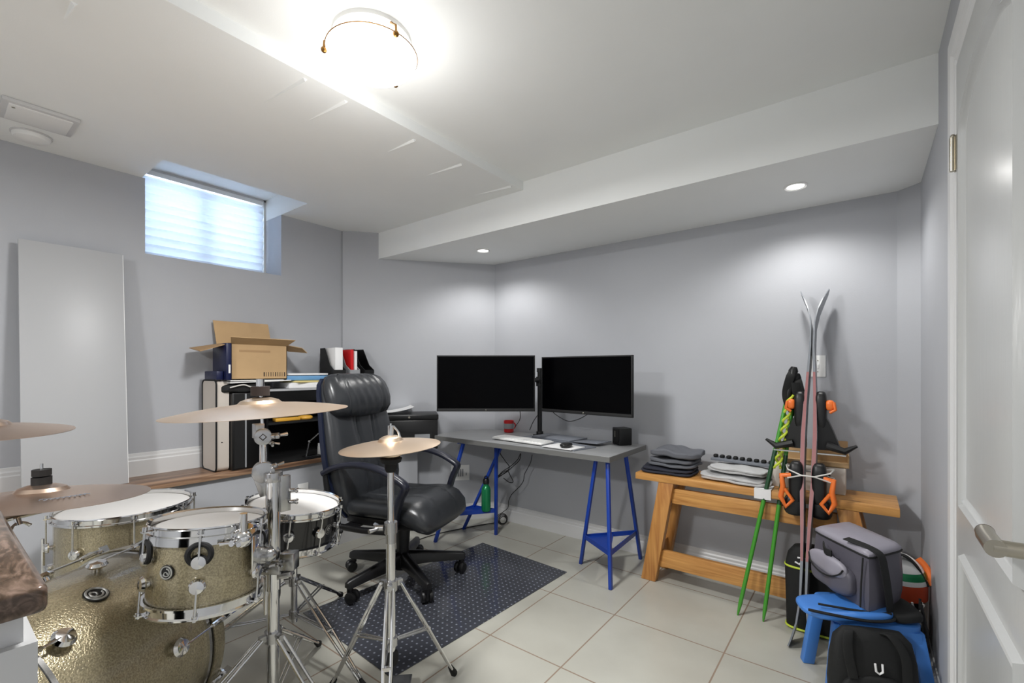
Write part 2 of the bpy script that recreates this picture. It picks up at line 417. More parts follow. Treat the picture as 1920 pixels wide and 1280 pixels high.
# door
DY0, DY1, DH = 0.91, 1.69, 2.035
XD = 0.195
d = None
b = B(); b.bb((XD, DY0, 0.012), (XR + 0.002, DY1, DH))
d = struct('door_1', b, DOORM, bev=0.002)
def moulding(path, b, w=0.034, h=0.012):
    n = len(path); P = [Vector((0, y, z)) for y, z in path]; rings = []
    for i in range(n):
        t0 = (P[i] - P[i - 1]).normalized(); t1 = (P[(i + 1) % n] - P[i]).normalized()
        n0 = Vector((0, -t0.z, t0.y)); n1 = Vector((0, -t1.z, t1.y)); m = (n0 + n1).normalized(); k = 1 / max(0.4, m.dot(n0))
        ring = [(XD + 0.001, P[i] - m * k * w / 2), (XD - h, P[i] - m * k * w * 0.32), (XD - h * 0.3, P[i] - m * k * w * 0.1), (XD - h * 0.75, P[i] + m * k * w * 0.15), (XD - h * 0.15, P[i] + m * k * w * 0.3), (XD + 0.001, P[i] + m * k * w / 2)]
        rings.append([(x, q.y, q.z) for x, q in ring])
    b.loft(rings, False, True)
yc = (DY0 + DY1) / 2; hwd = 0.25
archp = [(yc - hwd, 0.90), (yc + hwd, 0.90), (yc + hwd, 1.80)] + [(yc + hwd * math.cos(PI * i / 10), 1.80 + 0.085 * math.sin(PI * i / 10) ** 1.3) for i in range(1, 10)] + [(yc - hwd, 1.80)]
b = B(); moulding(archp, b); mk('panel_moulding', b, DOORM, d)
b = B(); moulding([(yc - hwd, 0.2), (yc + hwd, 0.2), (yc + hwd, 0.755), (yc - hwd, 0.755)], b); mk('panel_moulding', b, DOORM, d)
for zz in (0.25, 1.80):
    b = B(); b.cyl((XD - 0.006, DY1 + 0.006, zz - 0.045), (XD - 0.006, DY1 + 0.006, zz + 0.045), 0.007, n=12); b.bb((XD - 0.002, DY1 - 0.012, zz - 0.045), (XD + 0.002, DY1 + 0.018, zz + 0.045)); b.sphere((XD - 0.006, DY1 + 0.006, zz + 0.048), 0.006, 8)
    mk('hinge', b, NICKEL, d)
b = B(); b.cyl((XD, 0.935, 0.97), (XD - 0.012, 0.935, 0.97), 0.03, n=24); b.cyl((XD - 0.01, 0.935, 0.97), (XD - 0.05, 0.935, 0.97), 0.011)
b.tube([(XD - 0.048, 0.925, 0.97), (XD - 0.048, 0.99, 0.97), (XD - 0.047, 1.005, 0.972)], [0.0125, 0.012, 0.0115], 20)
h = mk('door_handle', b, NICKEL, d); b = B(); b.cyl((XD - 0.047, 1.005, 0.972), (XD - 0.046, 1.016, 0.972), 0.0117, 0.009); mk('handle_tip', b, BROWNM, h)
# casing
CASP = [(0, 0), (0.012, 0.0), (0.018, 0.012), (0.018, 0.03), (0.024, 0.04), (0.024, 0.085), (0.02, 0.095), (0.0, 0.095)]
b = B(); g = 0.016
def cas(pts):
    rings = []
    for (y, z, dy, dz) in pts: rings.append([(XR + 0.001 - u, y + dy * v, z + dz * v) for u, v in CASP])
    b.loft(rings)
cas([(DY1 + g, 0, 1, 0), (DY1 + g, DH + g, 1, 1), (DY0 - g, DH + g, -1, 1), (DY0 - g, 0, -1, 0)])
struct('trim_1', b, TRIM, sm=20)

# ceiling fittings
v = thing('ceiling_vent', 'white rectangular access panel on the lower ceiling near the left frame edge', 'ceiling panel', (-2.80, 0.325, ZLOW))
b = B(); b.bb((-0.105, -0.115, -0.016), (0.105, 0.115, 0)); part(v, 'frame', b, TRIM, bev=0.004); b = B(); b.bb((-0.085, -0.095, -0.021), (0.085, 0.095, -0.014)); part(v, 'panel', b, WHITEP, bev=0.002)
b = B(); b.cyl((0.06, -0.08, -0.022), (0.06, -0.08, -0.018), 0.006, n=10); part(v, 'latch', b, NICKEL)
s = thing('smoke_detector', 'round white smoke detector on the lower ceiling beside the access panel', 'smoke detector', (-3.05, 0.33, ZLOW))
b = B(); b.lathe([(0.065, 0), (0.065, -0.012), (0.06, -0.024), (0.04, -0.032), (0.0005, -0.034)]); part(s, 'cover', b, WHITEP); b = B(); b.lathe([(0.07, 0), (0.07, -0.006), (0.064, -0.007), (0.064, 0)]); part(s, 'base', b, TRIM)
def dome_lamp(x, y, label, W, nm='flush_ceiling_light'):
    t = thing(nm, label, 'ceiling light', (x, y, ZHI))
    b = B(); b.lathe([(0.0005, 0), (0.13, 0), (0.13, -0.014), (0.0005, -0.014)], 40); part(t, 'ceiling_plate', b, WHITEP)
    b = B(); b.lathe([(0.150, -0.060), (0.148, -0.067), (0.138, -0.085), (0.11, -0.105), (0.07, -0.118), (0.001, -0.123)], 48); part(t, 'glass_bowl', b, DOMEG, sm=60)
    b = B(); b.torus((0, 0, -0.059), 0.151, 0.0016, 48, 8); part(t, 'rim', b, BRASS)
    for k in range(3):
        a = math.radians(-8 + 120 * k); q = Vector((math.cos(a), math.sin(a), 0))
        b = B(); b.tube([q * 0.12 + Vector((0, 0, -0.012)), q * 0.154 + Vector((0, 0, -0.04)), q * 0.156 + Vector((0, 0, -0.07))], 0.004, 8); b.sphere(q * 0.155 + Vector((0, 0, -0.068)), 0.010, 10); part(t, 'clip', b, BRASS)
    light(nm + '_glow', 'POINT', (x, y, ZHI - 0.30), W * 0.13, color=(1, 0.998, 0.99), shadow_soft_size=0.13)
    light(nm + '_downlight', 'AREA', (x, y, ZHI - 0.14), W * 0.86, (0, 0, 0), (1, 0.998, 0.99), shape='DISK', size=0.28)
dome_lamp(-1.335, 0.955, 'lit frosted glass dome light with bronze clips on the raised ceiling', DOME_W)
dome_lamp(-1.30, -1.25, 'added unseen fill light behind the camera, shaped like the frosted dome', REAR_FILL_W)  # unseen fixture added behind the camera as fill light
for i, (x, y, nm) in enumerate([(-2.22, 2.545, 'small lit recessed spotlight in the bulkhead above the monitors'), (-0.26, 2.57, 'lit recessed spotlight in the bulkhead above the skis, nearer the door')]):
    t = thing('recessed_spotlight', nm, 'ceiling light', (x, y, ZSOF), group='recessed lights in the bulkhead')
    b = B(); b.lathe([(0.036, -0.001), (0.05, -0.001), (0.05, -0.005), (0.046, -0.008), (0.036, -0.004)], 40, closed=True); part(t, 'trim_ring', b, WHITEP)
    b = B(); b.lathe([(0.0005, -0.003), (0.037, -0.003), (0.037, -0.0015), (0.0005, -0.0015)], 40); part(t, 'lens', b, LEDG)
    light('spotlight_beam', 'SPOT', (x, y, ZSOF - 0.015), POT_W, (0, 0, 0), (1, 0.985, 0.96), spot_size=math.radians(150), spot_blend=0.6, shadow_soft_size=0.035)

# wall plates
def plate(name, label, cat, c, n, w=0.07, h=0.115, kind='outlet'):
    n = Vector(n).normalized(); t = thing(name, label, cat, c, math.degrees(math.atan2(n.y, n.x)))
    b = B(); b.box((0.003, 0, 0), (0.006, w, h)); part(t, 'cover_plate', b, WHITEP, bev=0.0015)
    if kind == 'outlet':
        b = B(); b.cyl((0.006, 0, 0), (0.009, 0, 0), 0.014); part(t, 'socket', b, WHITEP)
        b = B(); b.cyl((0.0085, 0, 0), (0.0098, 0, 0), 0.005); part(t, 'jack', b, VENTD)
    elif kind == 'switch':
        b = B(); b.box((0.008, 0, 0), (0.006, 0.009, 0.022)); part(t, 'toggle', b, WHITEP)
        for s_ in (-1, 1):
            b = B(); b.cyl((0.006, 0, s_ * 0.03), (0.0072, 0, s_ * 0.03), 0.003, n=8); part(t, 'screw', b, NICKEL)
    else:
        for k in range(4):
            b = B(); b.box((0.008, -0.035 + 0.018 * k, 0.0), (0.006, 0.010, 0.06)); part(t, 'louvre', b, GREYB)
        b = B(); b.box((0.008, 0.048, -0.012), (0.01, 0.006, 0.02)); part(t, 'lever', b, GREYB)
    return t
plate('coax_outlet', 'small white coax wall plate below the walnut ledge behind the snare drum', 'outlet', (-2.94, 1.563, 0.42), (1, 0, 0))
plate('light_switch', 'white toggle switch plate on the back wall behind the skis', 'switch', (-0.196, 2.95, 1.245), (0, -1, 0), kind='switch')
vc = Vector((-2.628, 2.728, 0.385)) + cn * 0.0; vc = CA + cd * ((vc - CA).dot(cd)); plate('wall_vent', 'white slotted wall plate under the desk beside the chair armrest', 'vent', (vc.x, vc.y, 0.385), cn, 0.15, 0.125, 'vent')

# ================================================================ DESK, MONITORS AND WHAT IS ON THEM
DX0, DX1, DYF, DYB, DZ = -2.60, -1.135, 2.38, 2.925, 0.735
t = thing('desk', 'grey laminate desk top resting on two blue metal trestles', 'desk', ((DX0 + DX1) / 2, (DYF + DYB) / 2, DZ - 0.034))
b = B(); b.box((0, 0, 0.0175), (DX1 - DX0, DYB - DYF, 0.033)); part(t, 'panel', b, DESK, bev=0.0015)
b = B(); b.bb((-(DX1 - DX0) / 2 - 0.0012, -(DYB - DYF) / 2 - 0.0012, 0.002), ((DX1 - DX0) / 2 + 0.0012, -(DYB - DYF) / 2 + 0.001, 0.032)); b.bb(((DX1 - DX0) / 2 - 0.001, -(DYB - DYF) / 2, 0.002), ((DX1 - DX0) / 2 + 0.0012, (DYB - DYF) / 2, 0.032)); part(t, 'edge_band', b, DESKE)
def trestle(label, tops, feet, shelf, zs):
    cx = sum(f[0] for f in feet) / 3; cy = sum(f[1] for f in feet) / 3
    t = thing('trestle', label, 'trestle', (cx, cy, 0), group='blue trestles under the desk')
    zt = DZ - 0.036
    b = B(); P = [Vector((x, y, zt - 0.004)) for x, y in tops]; c = sum(P, Vector()) / 3
    b.prism([tuple((c + (p - c) * 1.25)[:2]) for p in P], zt - 0.006, zt); part(t, 'top_plate', b, BLUE, world=True)
    legs = []
    for (x0, y0), (x1, y1) in zip(tops, feet):
        p0, p1 = Vector((x0, y0, zt - 0.004)), Vector((x1, y1, 0)); legs.append((p0, p1)); b = B()
        a, c2, d = frame(p1 - p0); hw = 0.012; q = p0.lerp(p1, 0.66); 
        rings = []
        for p in (p0, q, p1):
            rings.append([p + a * (hw * u) + c2 * (hw * w_) for u, w_ in ((-1, -0.8), (1, -0.8), (1, 0.8), (-1, 0.8))])
        b.loft(rings); part(t, 'leg', b, BLUE, world=True, bev=0.003)
    k = 1 - zs / zt
    S = [a_.lerp(c_, k) for a_, c_ in legs]
    for i in range(3):
        b = B(); p0, p1 = S[i], S[(i + 1) % 3]; d = (p1 - p0).normalized(); u = Vector((0, 0, 1)); sd = Vector((d.y, -d.x, 0))
        b.loft([[p - sd * 0.003 + u * 0.014, p + sd * 0.003 + u * 0.014, p + sd * 0.003 - u * 0.014, p - sd * 0.003 - u * 0.014] for p in (p0, p1)]); part(t, 'brace', b, BLUE, world=True)
    b = B(); n_ = 3; b.prism([tuple(p[:2]) for p in ([S[i] for i in shelf] if shelf != 'half' else [S[0], S[1], S[0].lerp(S[2], 0.55)])], zs - 0.004, zs + 0.001); part(t, 'shelf', b, BLUE, world=True)
    return t
trestle('blue metal trestle under the right end of the desk', [(-1.26, 2.46), (-1.175, 2.44), (-1.16, 2.66)], [(-1.423, 2.571), (-1.121, 2.365), (-1.15, 2.87)], 'half', 0.19)
trestle('blue metal trestle under the left end of the desk behind the chair', [(-2.30, 2.42), (-2.10, 2.55), (-2.08, 2.60)], [(-2.424, 2.26), (-2.175, 2.639), (-2.45, 2.58)], (0, 1, 2), 0.19)
t = thing('water_bottle', 'green metal water bottle standing on the shelf of the left trestle', 'bottle', (-2.205, 2.56, 0.1925))
b = B(); b.lathe([(0.0005, 0), (0.031, 0), (0.034, 0.004), (0.034, 0.155), (0.03, 0.172), (0.02, 0.185), (0.02, 0.2), (0.0005, 0.2)]); part(t, 'body', b, BOTTLE)
b = B(); b.lathe([(0.022, 0.198), (0.024, 0.2), (0.024, 0.225), (0.018, 0.235), (0.0005, 0.236)]); b.torus((0, 0, 0.24), 0.014, 0.004, 16, 8, axis=(0, 1, 0)); part(t, 'cap', b, BLACK)

def monitor(label, TL, TRr, w, h, ztop, cy_lab):
    # TL, TRr = ground positions of the left and right edge; face towards the room
    p0, p1 = Vector((*TL, 0)), Vector((*TRr, 0)); d = (p1 - p0).normalized(); c = (p0 + p1) / 2
    rz = math.degrees(math.atan2(d.y, d.x))
    t = thing('monitor', label, 'monitor', (c.x, c.y, ztop - h), rz, 'pair of monitors over the desk')
    b = B(); b.bb((-w / 2, 0.002, 0), (w / 2, 0.022, h)); b.pillow((0, 0.03, h * 0.5), (w * 0.75, 0.045, h * 0.72), 6, 8); part(t, 'housing', b, BLACKM, bev=0.001)
    b = B(); b.bb((-w / 2 + 0.008, -0.0005, 0.022), (w / 2 - 0.008, 0.003, h - 0.008)); part(t, 'screen', b, SCREEN)
    b = B(); b.bb((-w / 2, -0.002, 0.0), (w / 2, 0.003, 0.018)); part(t, 'lower_bezel', b, BLACKM, bev=0.001)
    b = B(); b.torus((0, -0.0025, 0.009), 0.004, 0.0008, 16, 6, axis=(0, 1, 0)); part(t, 'emblem', b, NICKEL)
    return t
monitor('left black monitor, angled and overlapping the printer', (-2.187, 2.052), (-1.683, 2.438), 0.635, 0.362, 1.32, 0)
monitor('right black monitor, parallel to the back wall', (-1.706, 2.545), (-1.052, 2.50), 0.655, 0.362, 1.312, 0)
# dual arm on its pole
px_ = aty(1012, 812, 2.83)
t = thing('monitor_arm_stand', 'black dual monitor arm pole clamped at the back of the desk', 'monitor arm', (px_.x, 2.83, DZ + 0.001))
b = B(); b.cyl((0, 0, 0), (0, 0, 0.50), 0.0175, n=20); part(t, 'pole', b, BLACK)
b = B(); b.box((0, 0.02, 0.006), (0.09, 0.09, 0.01)); b.cyl((0, 0, 0), (0, 0, 0.035), 0.026); part(t, 'base_clamp', b, BLACK, bev=0.002)
for (mx, my, zz) in ((-1.935 - 0.02, 2.245 + 0.055, 1.15), (-1.379, 2.523 + 0.055, 1.13)):
    lx, ly, lz = mx - px_.x, my - 2.83, zz - DZ
    mid = Vector((lx * 0.5 + 0.02, ly * 0.5 + 0.06, lz))
    b = B(); b.cyl((0, 0, lz - 0.025), (0, 0, lz + 0.025), 0.028); b.tube([(0, 0, lz), mid, (lx, ly + 0.02, lz)], 0.015, 10); b.sphere(mid, 0.022, 10); b.box((lx, ly + 0.01, lz), (0.06, 0.02, 0.06)); part(t, 'arm', b, BLACK)
b = B(); b.sphere((-0.02, -0.02, 0.42), 0.014, 10); part(t, 'knob', b, BLACK); b = B(); b.cyl((0, 0, 0.475), (0, 0, 0.505), 0.022); part(t, 'pole_cap', b, BLACK)
def cable(label, pts, r=0.0028, m=WIRE, group='loose cables at the desk', kind='cable'):
    b = B(); b.tube(spline(pts, 8), r, 6); return single(kind, b, m, label, 'cable', group)
cable('thin black cable hanging in a V below the right monitor', [(-1.60, 2.56, 0.97), (-1.66, 2.62, 0.94), (-1.60, 2.70, 0.88), (-1.50, 2.68, 0.90), (-1.35, 2.56, 0.96)])
cable('thin black cable dropping from the left monitor behind the red mug', [aty(975, 768, 2.6), aty(975, 785, 2.7), aty(966, 800, 2.8)])
cable('short black cable running down from the monitor arm pole to the desk', [aty(1008, 778, 2.80), aty(1000, 790, 2.79), aty(993, 806, 2.80)])
# under the desk: hanging bundle and floor lead
def P2(l, y): return [aty(a, c, y) for a, c in l]
cable('tied bundle of black cables hanging below the desk', [Vector((-2.16, 2.80, 0.7015))] + P2([(938, 845), (946, 862), (955, 876), (944, 888), (930, 897), (942, 884), (957, 874), (970, 862), (976, 850), (974, 862), (962, 874), (948, 886), (934, 893), (950, 882), (957, 892), (962, 903), (955, 904), (944, 896)], 2.80), 0.0032)
cable('single black cable running from the desk down to the floor coil', P2([(998, 852), (995, 866), (988, 880), (983, 890), (981, 902), (972, 914), (960, 926), (954, 938), (952, 952)], 2.86) + [Vector((-2.31, 2.86, 0.07)), Vector((-2.30, 2.84, 0.01))])
b = B()
for k in range(4):
    c_ = Vector((-2.27 + 0.008 * k, 2.83 - 0.006 * k, 0.05)); b.torus(c_, 0.042 - 0.005 * k, 0.003, 24, 6, axis=(0.5 + 0.15 * k, -0.8, 0.25 - 0.1 * k))
single('cable_coil', b, WIRE, 'small coil of black cable on the floor against the back baseboard', 'cable')
cable('black lead lying along the floor from the coil towards the chair', [Vector(p) for p in ((-2.33, 2.86, 0.004), (-2.36, 2.80, 0.004), (-2.40, 2.72, 0.004), (-2.47, 2.55, 0.004), (-2.53, 2.36, 0.004), (-2.55, 2.16, 0.004))], 0.0035)
# things on the desk
b = B(); b.prism([(-2.02, 2.52), (-1.385, 2.42), (-1.34, 2.62), (-1.97, 2.80)], DZ + 0.001, DZ + 0.005); single('desk_pad', b, SLATE, 'dark grey desk pad under the white keyboard', 'desk pad')
kp = [atz(913, 823, DZ), atz(952, 817, DZ), atz(1101, 836, DZ), atz(1070, 846, DZ)]
ang = math.degrees(math.atan2(-0.05, 0.66))
t = thing('keyboard', 'long white computer keyboard along the front of the desk', 'keyboard', (-1.86, 2.535, DZ + 0.006), -5)
b = B(); b.bb((-0.225, -0.065, 0), (0.225, 0.065, 0.012)); part(t, 'base', b, WHITEP, bev=0.003)
b = B()
for r_ in range(5):
    for c_ in range(15): b.bb((-0.215 + c_ * 0.0288, -0.058 + r_ * 0.0235, 0.011), (-0.215 + c_ * 0.0288 + 0.025, -0.058 + r_ * 0.0235 + 0.020, 0.017))
o = part(t, 'keys', b, WHITEP)
b = B(); b.prism([(-1.62, 2.42), (-1.40, 2.405), (-1.385, 2.555), (-1.60, 2.59)], DZ + 0.006, DZ + 0.009); single('mouse_pad', b, PAPER, 'white mouse pad at the right end of the keyboard', 'mouse pad')
b = B(); b.pillow((-1.47, 2.47, DZ + 0.024), (0.06, 0.10, 0.03), 2.6, 8, fn=lambda q: Vector((q.x, q.y, max(q.z, -0.012)))); single('computer_mouse', b, BLACK, 'small dark computer mouse on the white pad', 'mouse')
t = thing('laptop', 'closed slate grey laptop lying at the back of the desk', 'laptop', (-1.70, 2.76, DZ + 0.006), -8)
b = B(); b.bb((-0.17, -0.10, 0), (0.17, 0.10, 0.009)); part(t, 'base', b, SLATE, bev=0.002); b = B(); b.bb((-0.17, -0.10, 0.0095), (0.17, 0.10, 0.017)); part(t, 'lid', b, SLATE, bev=0.002)
b = B(); b.box((0, 0, 0.003), (0.20, 0.15, 0.006), TR(-1.43, 2.74, DZ + 0.012) @ RZ(-12) @ RY(-3)); single('tablet', b, SLATE, 'thin grey tablet leaning beside the closed laptop', 'tablet', bev=0.002)
q = aty(954, 805, 2.86)
t = thing('mug', 'red and grey mug at the back left of the desk', 'mug', (q.x, 2.86, DZ + 0.001), 70)
b = B(); b.lathe([(0.0005, 0), (0.034, 0), (0.038, 0.004), (0.04, 0.092), (0.037, 0.092), (0.035, 0.008), (0.0005, 0.008)]); part(t, 'body', b, RED)
b = B(); b.lathe([(0.0405, 0.03), (0.041, 0.03), (0.0415, 0.07), (0.0405, 0.07)], 32, closed=True); b.f = [f for i, f in enumerate(b.f) if (i % 32) > 12 and (i % 32) < 28]; part(t, 'grey_band', b, GREYB)
b = B(); b.tube(arc((0.038, 0, 0.048), 0.024, -80, 80, 10), 0.005, 8); part(t, 'handle', b, RED)
t = thing('desk_speaker', 'small black box speaker at the back right of the desk', 'speaker', (-1.265, 2.84, DZ + 0.001), -38)
b = B(); b.bb((-0.05, -0.045, 0), (0.05, 0.045, 0.11)); part(t, 'cabinet', b, BLACK, bev=0.004); b = B(); b.bb((-0.04, -0.048, 0.012), (0.04, -0.044, 0.1)); part(t, 'grille', b, BLACKM); b = B(); b.bb((-0.0515, -0.01, 0.02), (-0.0495, 0.006, 0.08)); b.bb((-0.012, -0.0495, 0.05), (0.002, -0.0475, 0.09)); part(t, 'highlight_strip', b, NICKEL)

# ================================================================ CHAIR MAT AND OFFICE CHAIR
mp_ = [(-2.238, 1.19), (-2.142, 2.451), (-1.426, 2.404), (-1.484, 1.153)]
b = B(); b.prism(mp_, 0.0005, 0.004); single('chair_mat', b, MATV, 'dark translucent dotted chair mat on the tile floor', 'chair mat')
ch = thing('office_chair', 'black leather high-back office chair on five casters', 'office chair', (-2.14, 1.74, 0.004), 17.5)
for k in range(5):
    a = math.radians(198 + 72 * k - 17.5); ca, sa = math.cos(a), math.sin(a); M = Matrix.Rotation(a, 4, 'Z')
    b = B(); rings = []
    for u, zc, w_, h_ in ((0.02, 0.125, 0.066, 0.085), (0.12, 0.122, 0.056, 0.065), (0.25, 0.110, 0.046, 0.05), (0.352, 0.10, 0.042, 0.042), (0.368, 0.097, 0.032, 0.03)):
        rings.append([(u, -w_ / 2, zc - h_ / 2), (u, -w_ * 0.42, zc + h_ * 0.3), (u, -w_ * 0.2, zc + h_ / 2), (u, w_ * 0.2, zc + h_ / 2), (u, w_ * 0.42, zc + h_ * 0.3), (u, w_ / 2, zc - h_ / 2)])
    b.loft(rings, M=M); b.cyl((0.347, 0, 0.055), (0.347, 0, 0.11), 0.017, M=M); lg = part(ch, 'base_leg', b, CHAIRP, sm=50)
    M2 = TR(0.347 * ca, 0.347 * sa, 0) @ Matrix.Rotation(a + 0.9 + k, 4, 'Z')
    b = B()
    for s_ in (-1, 1): b.lathe([(0.0005, -0.012), (0.024, -0.012), (0.0305, -0.007), (0.0315, 0), (0.0305, 0.007), (0.022, 0.013), (0.0005, 0.014)], 24, M=M2 @ TR(0.014, s_ * 0.019, 0.0325) @ RX(90))
    b.box((0.008, 0, 0.042), (0.036, 0.014, 0.046), M=M2); mk('caster', b, BLACK, lg)
b = B(); b.lathe([(0.0005, 0.07), (0.05, 0.07), (0.055, 0.1), (0.05, 0.14), (0.035, 0.15), (0.037, 0.2), (0.043, 0.3), (0.045, 0.37), (0.0005, 0.37)]); part(ch, 'column', b, CHAIRP)
b = B(); b.bb((-0.13, -0.09, 0.355), (0.14, 0.09, 0.385)); b.bb((0.06, 0.07, 0.29), (0.10, 0.13, 0.37)); part(ch, 'tilt_mechanism', b, CHAIRP, bev=0.006)
b = B(); b.tube([(0.02, 0.05, 0.36), (0.03, 0.22, 0.35), (0.03, 0.27, 0.35)], 0.006); b.pillow((0.03, 0.29, 0.35), (0.03, 0.06, 0.015), 3, 6); part(ch, 'tilt_lever', b, CHAIRP)
def yring(n=56):
    ys = [math.sin(PI / 2 * (2 * i / n - 1)) * 0.35 + (2 * i / n - 1) * 0.65 for i in range(n + 1)]
    return [(y, 1) for y in ys] + [(-y, -1) for y in ys[1:-1]]
# seat cushion with waterfall front
def seatring(u, zc, hw_, th, dip):
    r = []
    for yn, sg in yring(48):
        y = hw_ * yn; z_ = sg * th / 2 * max(0, 1 - abs(yn) ** 4.4) ** 0.4
        if sg > 0:
            z_ += -dip * (1 - yn ** 2)
            for g_ in (-0.10, 0.10): z_ -= (0.012 if u < 0.14 else 0.004) * math.exp(-((y - g_) / 0.008) ** 2)
            z_ += 0.004 * math.cos(u * 55 + yn * 2) * (1 - yn ** 2) * (1 if u < 0.12 else 0.4)
        r.append((u, y, zc + z_))
    return r
b = B(); b.loft([seatring(*q) for q in ((-0.25, 0.455, 0.16, 0.05, 0), (-0.24, 0.455, 0.22, 0.10, 0.005), (-0.19, 0.46, 0.245, 0.125, 0.015), (-0.08, 0.462, 0.25, 0.13, 0.022), (0.03, 0.463, 0.255, 0.13, 0.02), (0.12, 0.462, 0.262, 0.14, 0.006), (0.19, 0.452, 0.268, 0.16, 0.0), (0.245, 0.432, 0.265, 0.16, 0), (0.285, 0.41, 0.25, 0.125, 0), (0.305, 0.395, 0.215, 0.06, 0), (0.31, 0.39, 0.15, 0.02, 0))]); part(ch, 'seat', b, LEATHER, sm=80)
b = B(); b.pillow((0.0, 0, 0.395), (0.50, 0.46, 0.06), 7, 8); part(ch, 'seat_pan', b, CHAIRP)
# backrest loft along a leaning profile
prof = [(-0.215, 0.40, 0.21, 0.05), (-0.225, 0.44, 0.235, 0.09), (-0.235, 0.50, 0.262, 0.12), (-0.243, 0.57, 0.278, 0.14), (-0.258, 0.65, 0.288, 0.14), (-0.278, 0.74, 0.290, 0.13), (-0.297, 0.83, 0.285, 0.12), (-0.316, 0.92, 0.276, 0.11), (-0.335, 1.0, 0.266, 0.095), (-0.35, 1.08, 0.262, 0.09), (-0.362, 1.14, 0.25, 0.075), (-0.372, 1.175, 0.22, 0.05), (-0.376, 1.187, 0.16, 0.02)]
rings = []
for u, z_, hw_, th in prof:
    r = []
    for yn, sg in yring():
        y = hw_ * yn; x = sg * th / 2 * max(0, 1 - abs(yn) ** 4) ** 0.375
        if sg > 0 and z_ < 0.95:
            x += (0.018 * yn ** 2 - 0.010) * (1 - abs(yn) ** 8)
            wv = 1.0 if z_ > 0.5 else 0.4; sp_ = 1 + 0.5 * max(0, (z_ - 0.6)) / 0.35
            for g_ in (-0.085, -0.06, 0.06, 0.085): x -= 0.012 * wv * math.exp(-((y - g_ * sp_ * 0.8) / 0.006) ** 2)
            x += 0.004 * math.cos(z_ * 90) * math.exp(-((abs(y) - 0.15) / 0.06) ** 2) * (1 if z_ < 0.6 else 0.3)
        r.append((u + x, y, z_))
    rings.append(r)
b = B(); b.loft(rings); part(ch, 'backrest', b, LEATHER, sm=80)
b = B(); rings = []
for u, z_, hw_, th in prof[:-1]:
    rings.append([(u - 0.012 - th * 0.5 * (1 if abs(k) < 4 else 0.55), k / 5 * (hw_ + 0.008), z_ - 0.004) for k in range(-5, 6)] + [(u - 0.0 - th * 0.15, k / 5 * (hw_ + 0.008), z_ - 0.004) for k in range(5, -6, -1)])
b.loft(rings); plabel(part(ch, 'back_shell', b, LEATHERB, sm=60), 'dark blue-black back shell')
hr = [(-0.28, 0.955, 0.10, 0.02), (-0.285, 0.965, 0.235, 0.075), (-0.29, 1.0, 0.266, 0.115), (-0.30, 1.05, 0.274, 0.135), (-0.315, 1.10, 0.272, 0.13), (-0.33, 1.145, 0.262, 0.115), (-0.345, 1.18, 0.24, 0.08), (-0.352, 1.197, 0.19, 0.04), (-0.354, 1.20, 0.12, 0.01)]
rings = []
for u, z_, hw_, th in hr:
    r = []
    for yn, sg in yring():
        y = hw_ * yn; sx_ = max(0, 1 - abs(yn) ** 4) ** 0.4; x = sg * th / 2 * sx_
        for g_ in (-0.15, 0.15): x -= sg * 0.012 * math.exp(-((y - g_) / 0.006) ** 2)
        x += sg * 0.0025 * math.sin(y * 95 + z_ * 30) * sx_
        r.append((u + x, y, z_ - 0.012 * math.cos(yn * 1.3) * (1 if z_ < 1.0 else 0)))
    rings.append(r)
b = B(); b.loft(rings); part(ch, 'head_cushion', b, LEATHER, sm=80)
for s_ in (-1, 1):
    y = s_ * 0.292
    b = B(); b.sweep(spline([(-0.31, y, 0.655), (-0.24, y, 0.69), (-0.14, y, 0.712), (-0.03, y, 0.712), (0.08, y, 0.69), (0.17, y, 0.65), (0.205, y, 0.625), (0.20, y, 0.60), (0.175, y, 0.55), (0.15, y, 0.47), (0.135, y, 0.40), (0.11, y, 0.375)], 5), 0.055, 0.033, (0, 1, 0)); am = part(ch, 'armrest', b, ARMB, sm=60)
    b = B(); b.sweep([(0.12, y * 0.99, 0.38), (-0.05, y, 0.372), (-0.22, y, 0.375), (-0.262, y, 0.42), (-0.285, y, 0.55), (-0.30, y, 0.655)], 0.034, 0.03, (0, 1, 0)); b.bb((0.04, min(y, s_ * 0.2), 0.365), (0.12, max(y, s_ * 0.2), 0.378)); b.bb((-0.2, min(y, s_ * 0.2), 0.365), (-0.12, max(y, s_ * 0.2), 0.378)); part(ch, 'arm_frame', b, CHAIRP, sm=50)

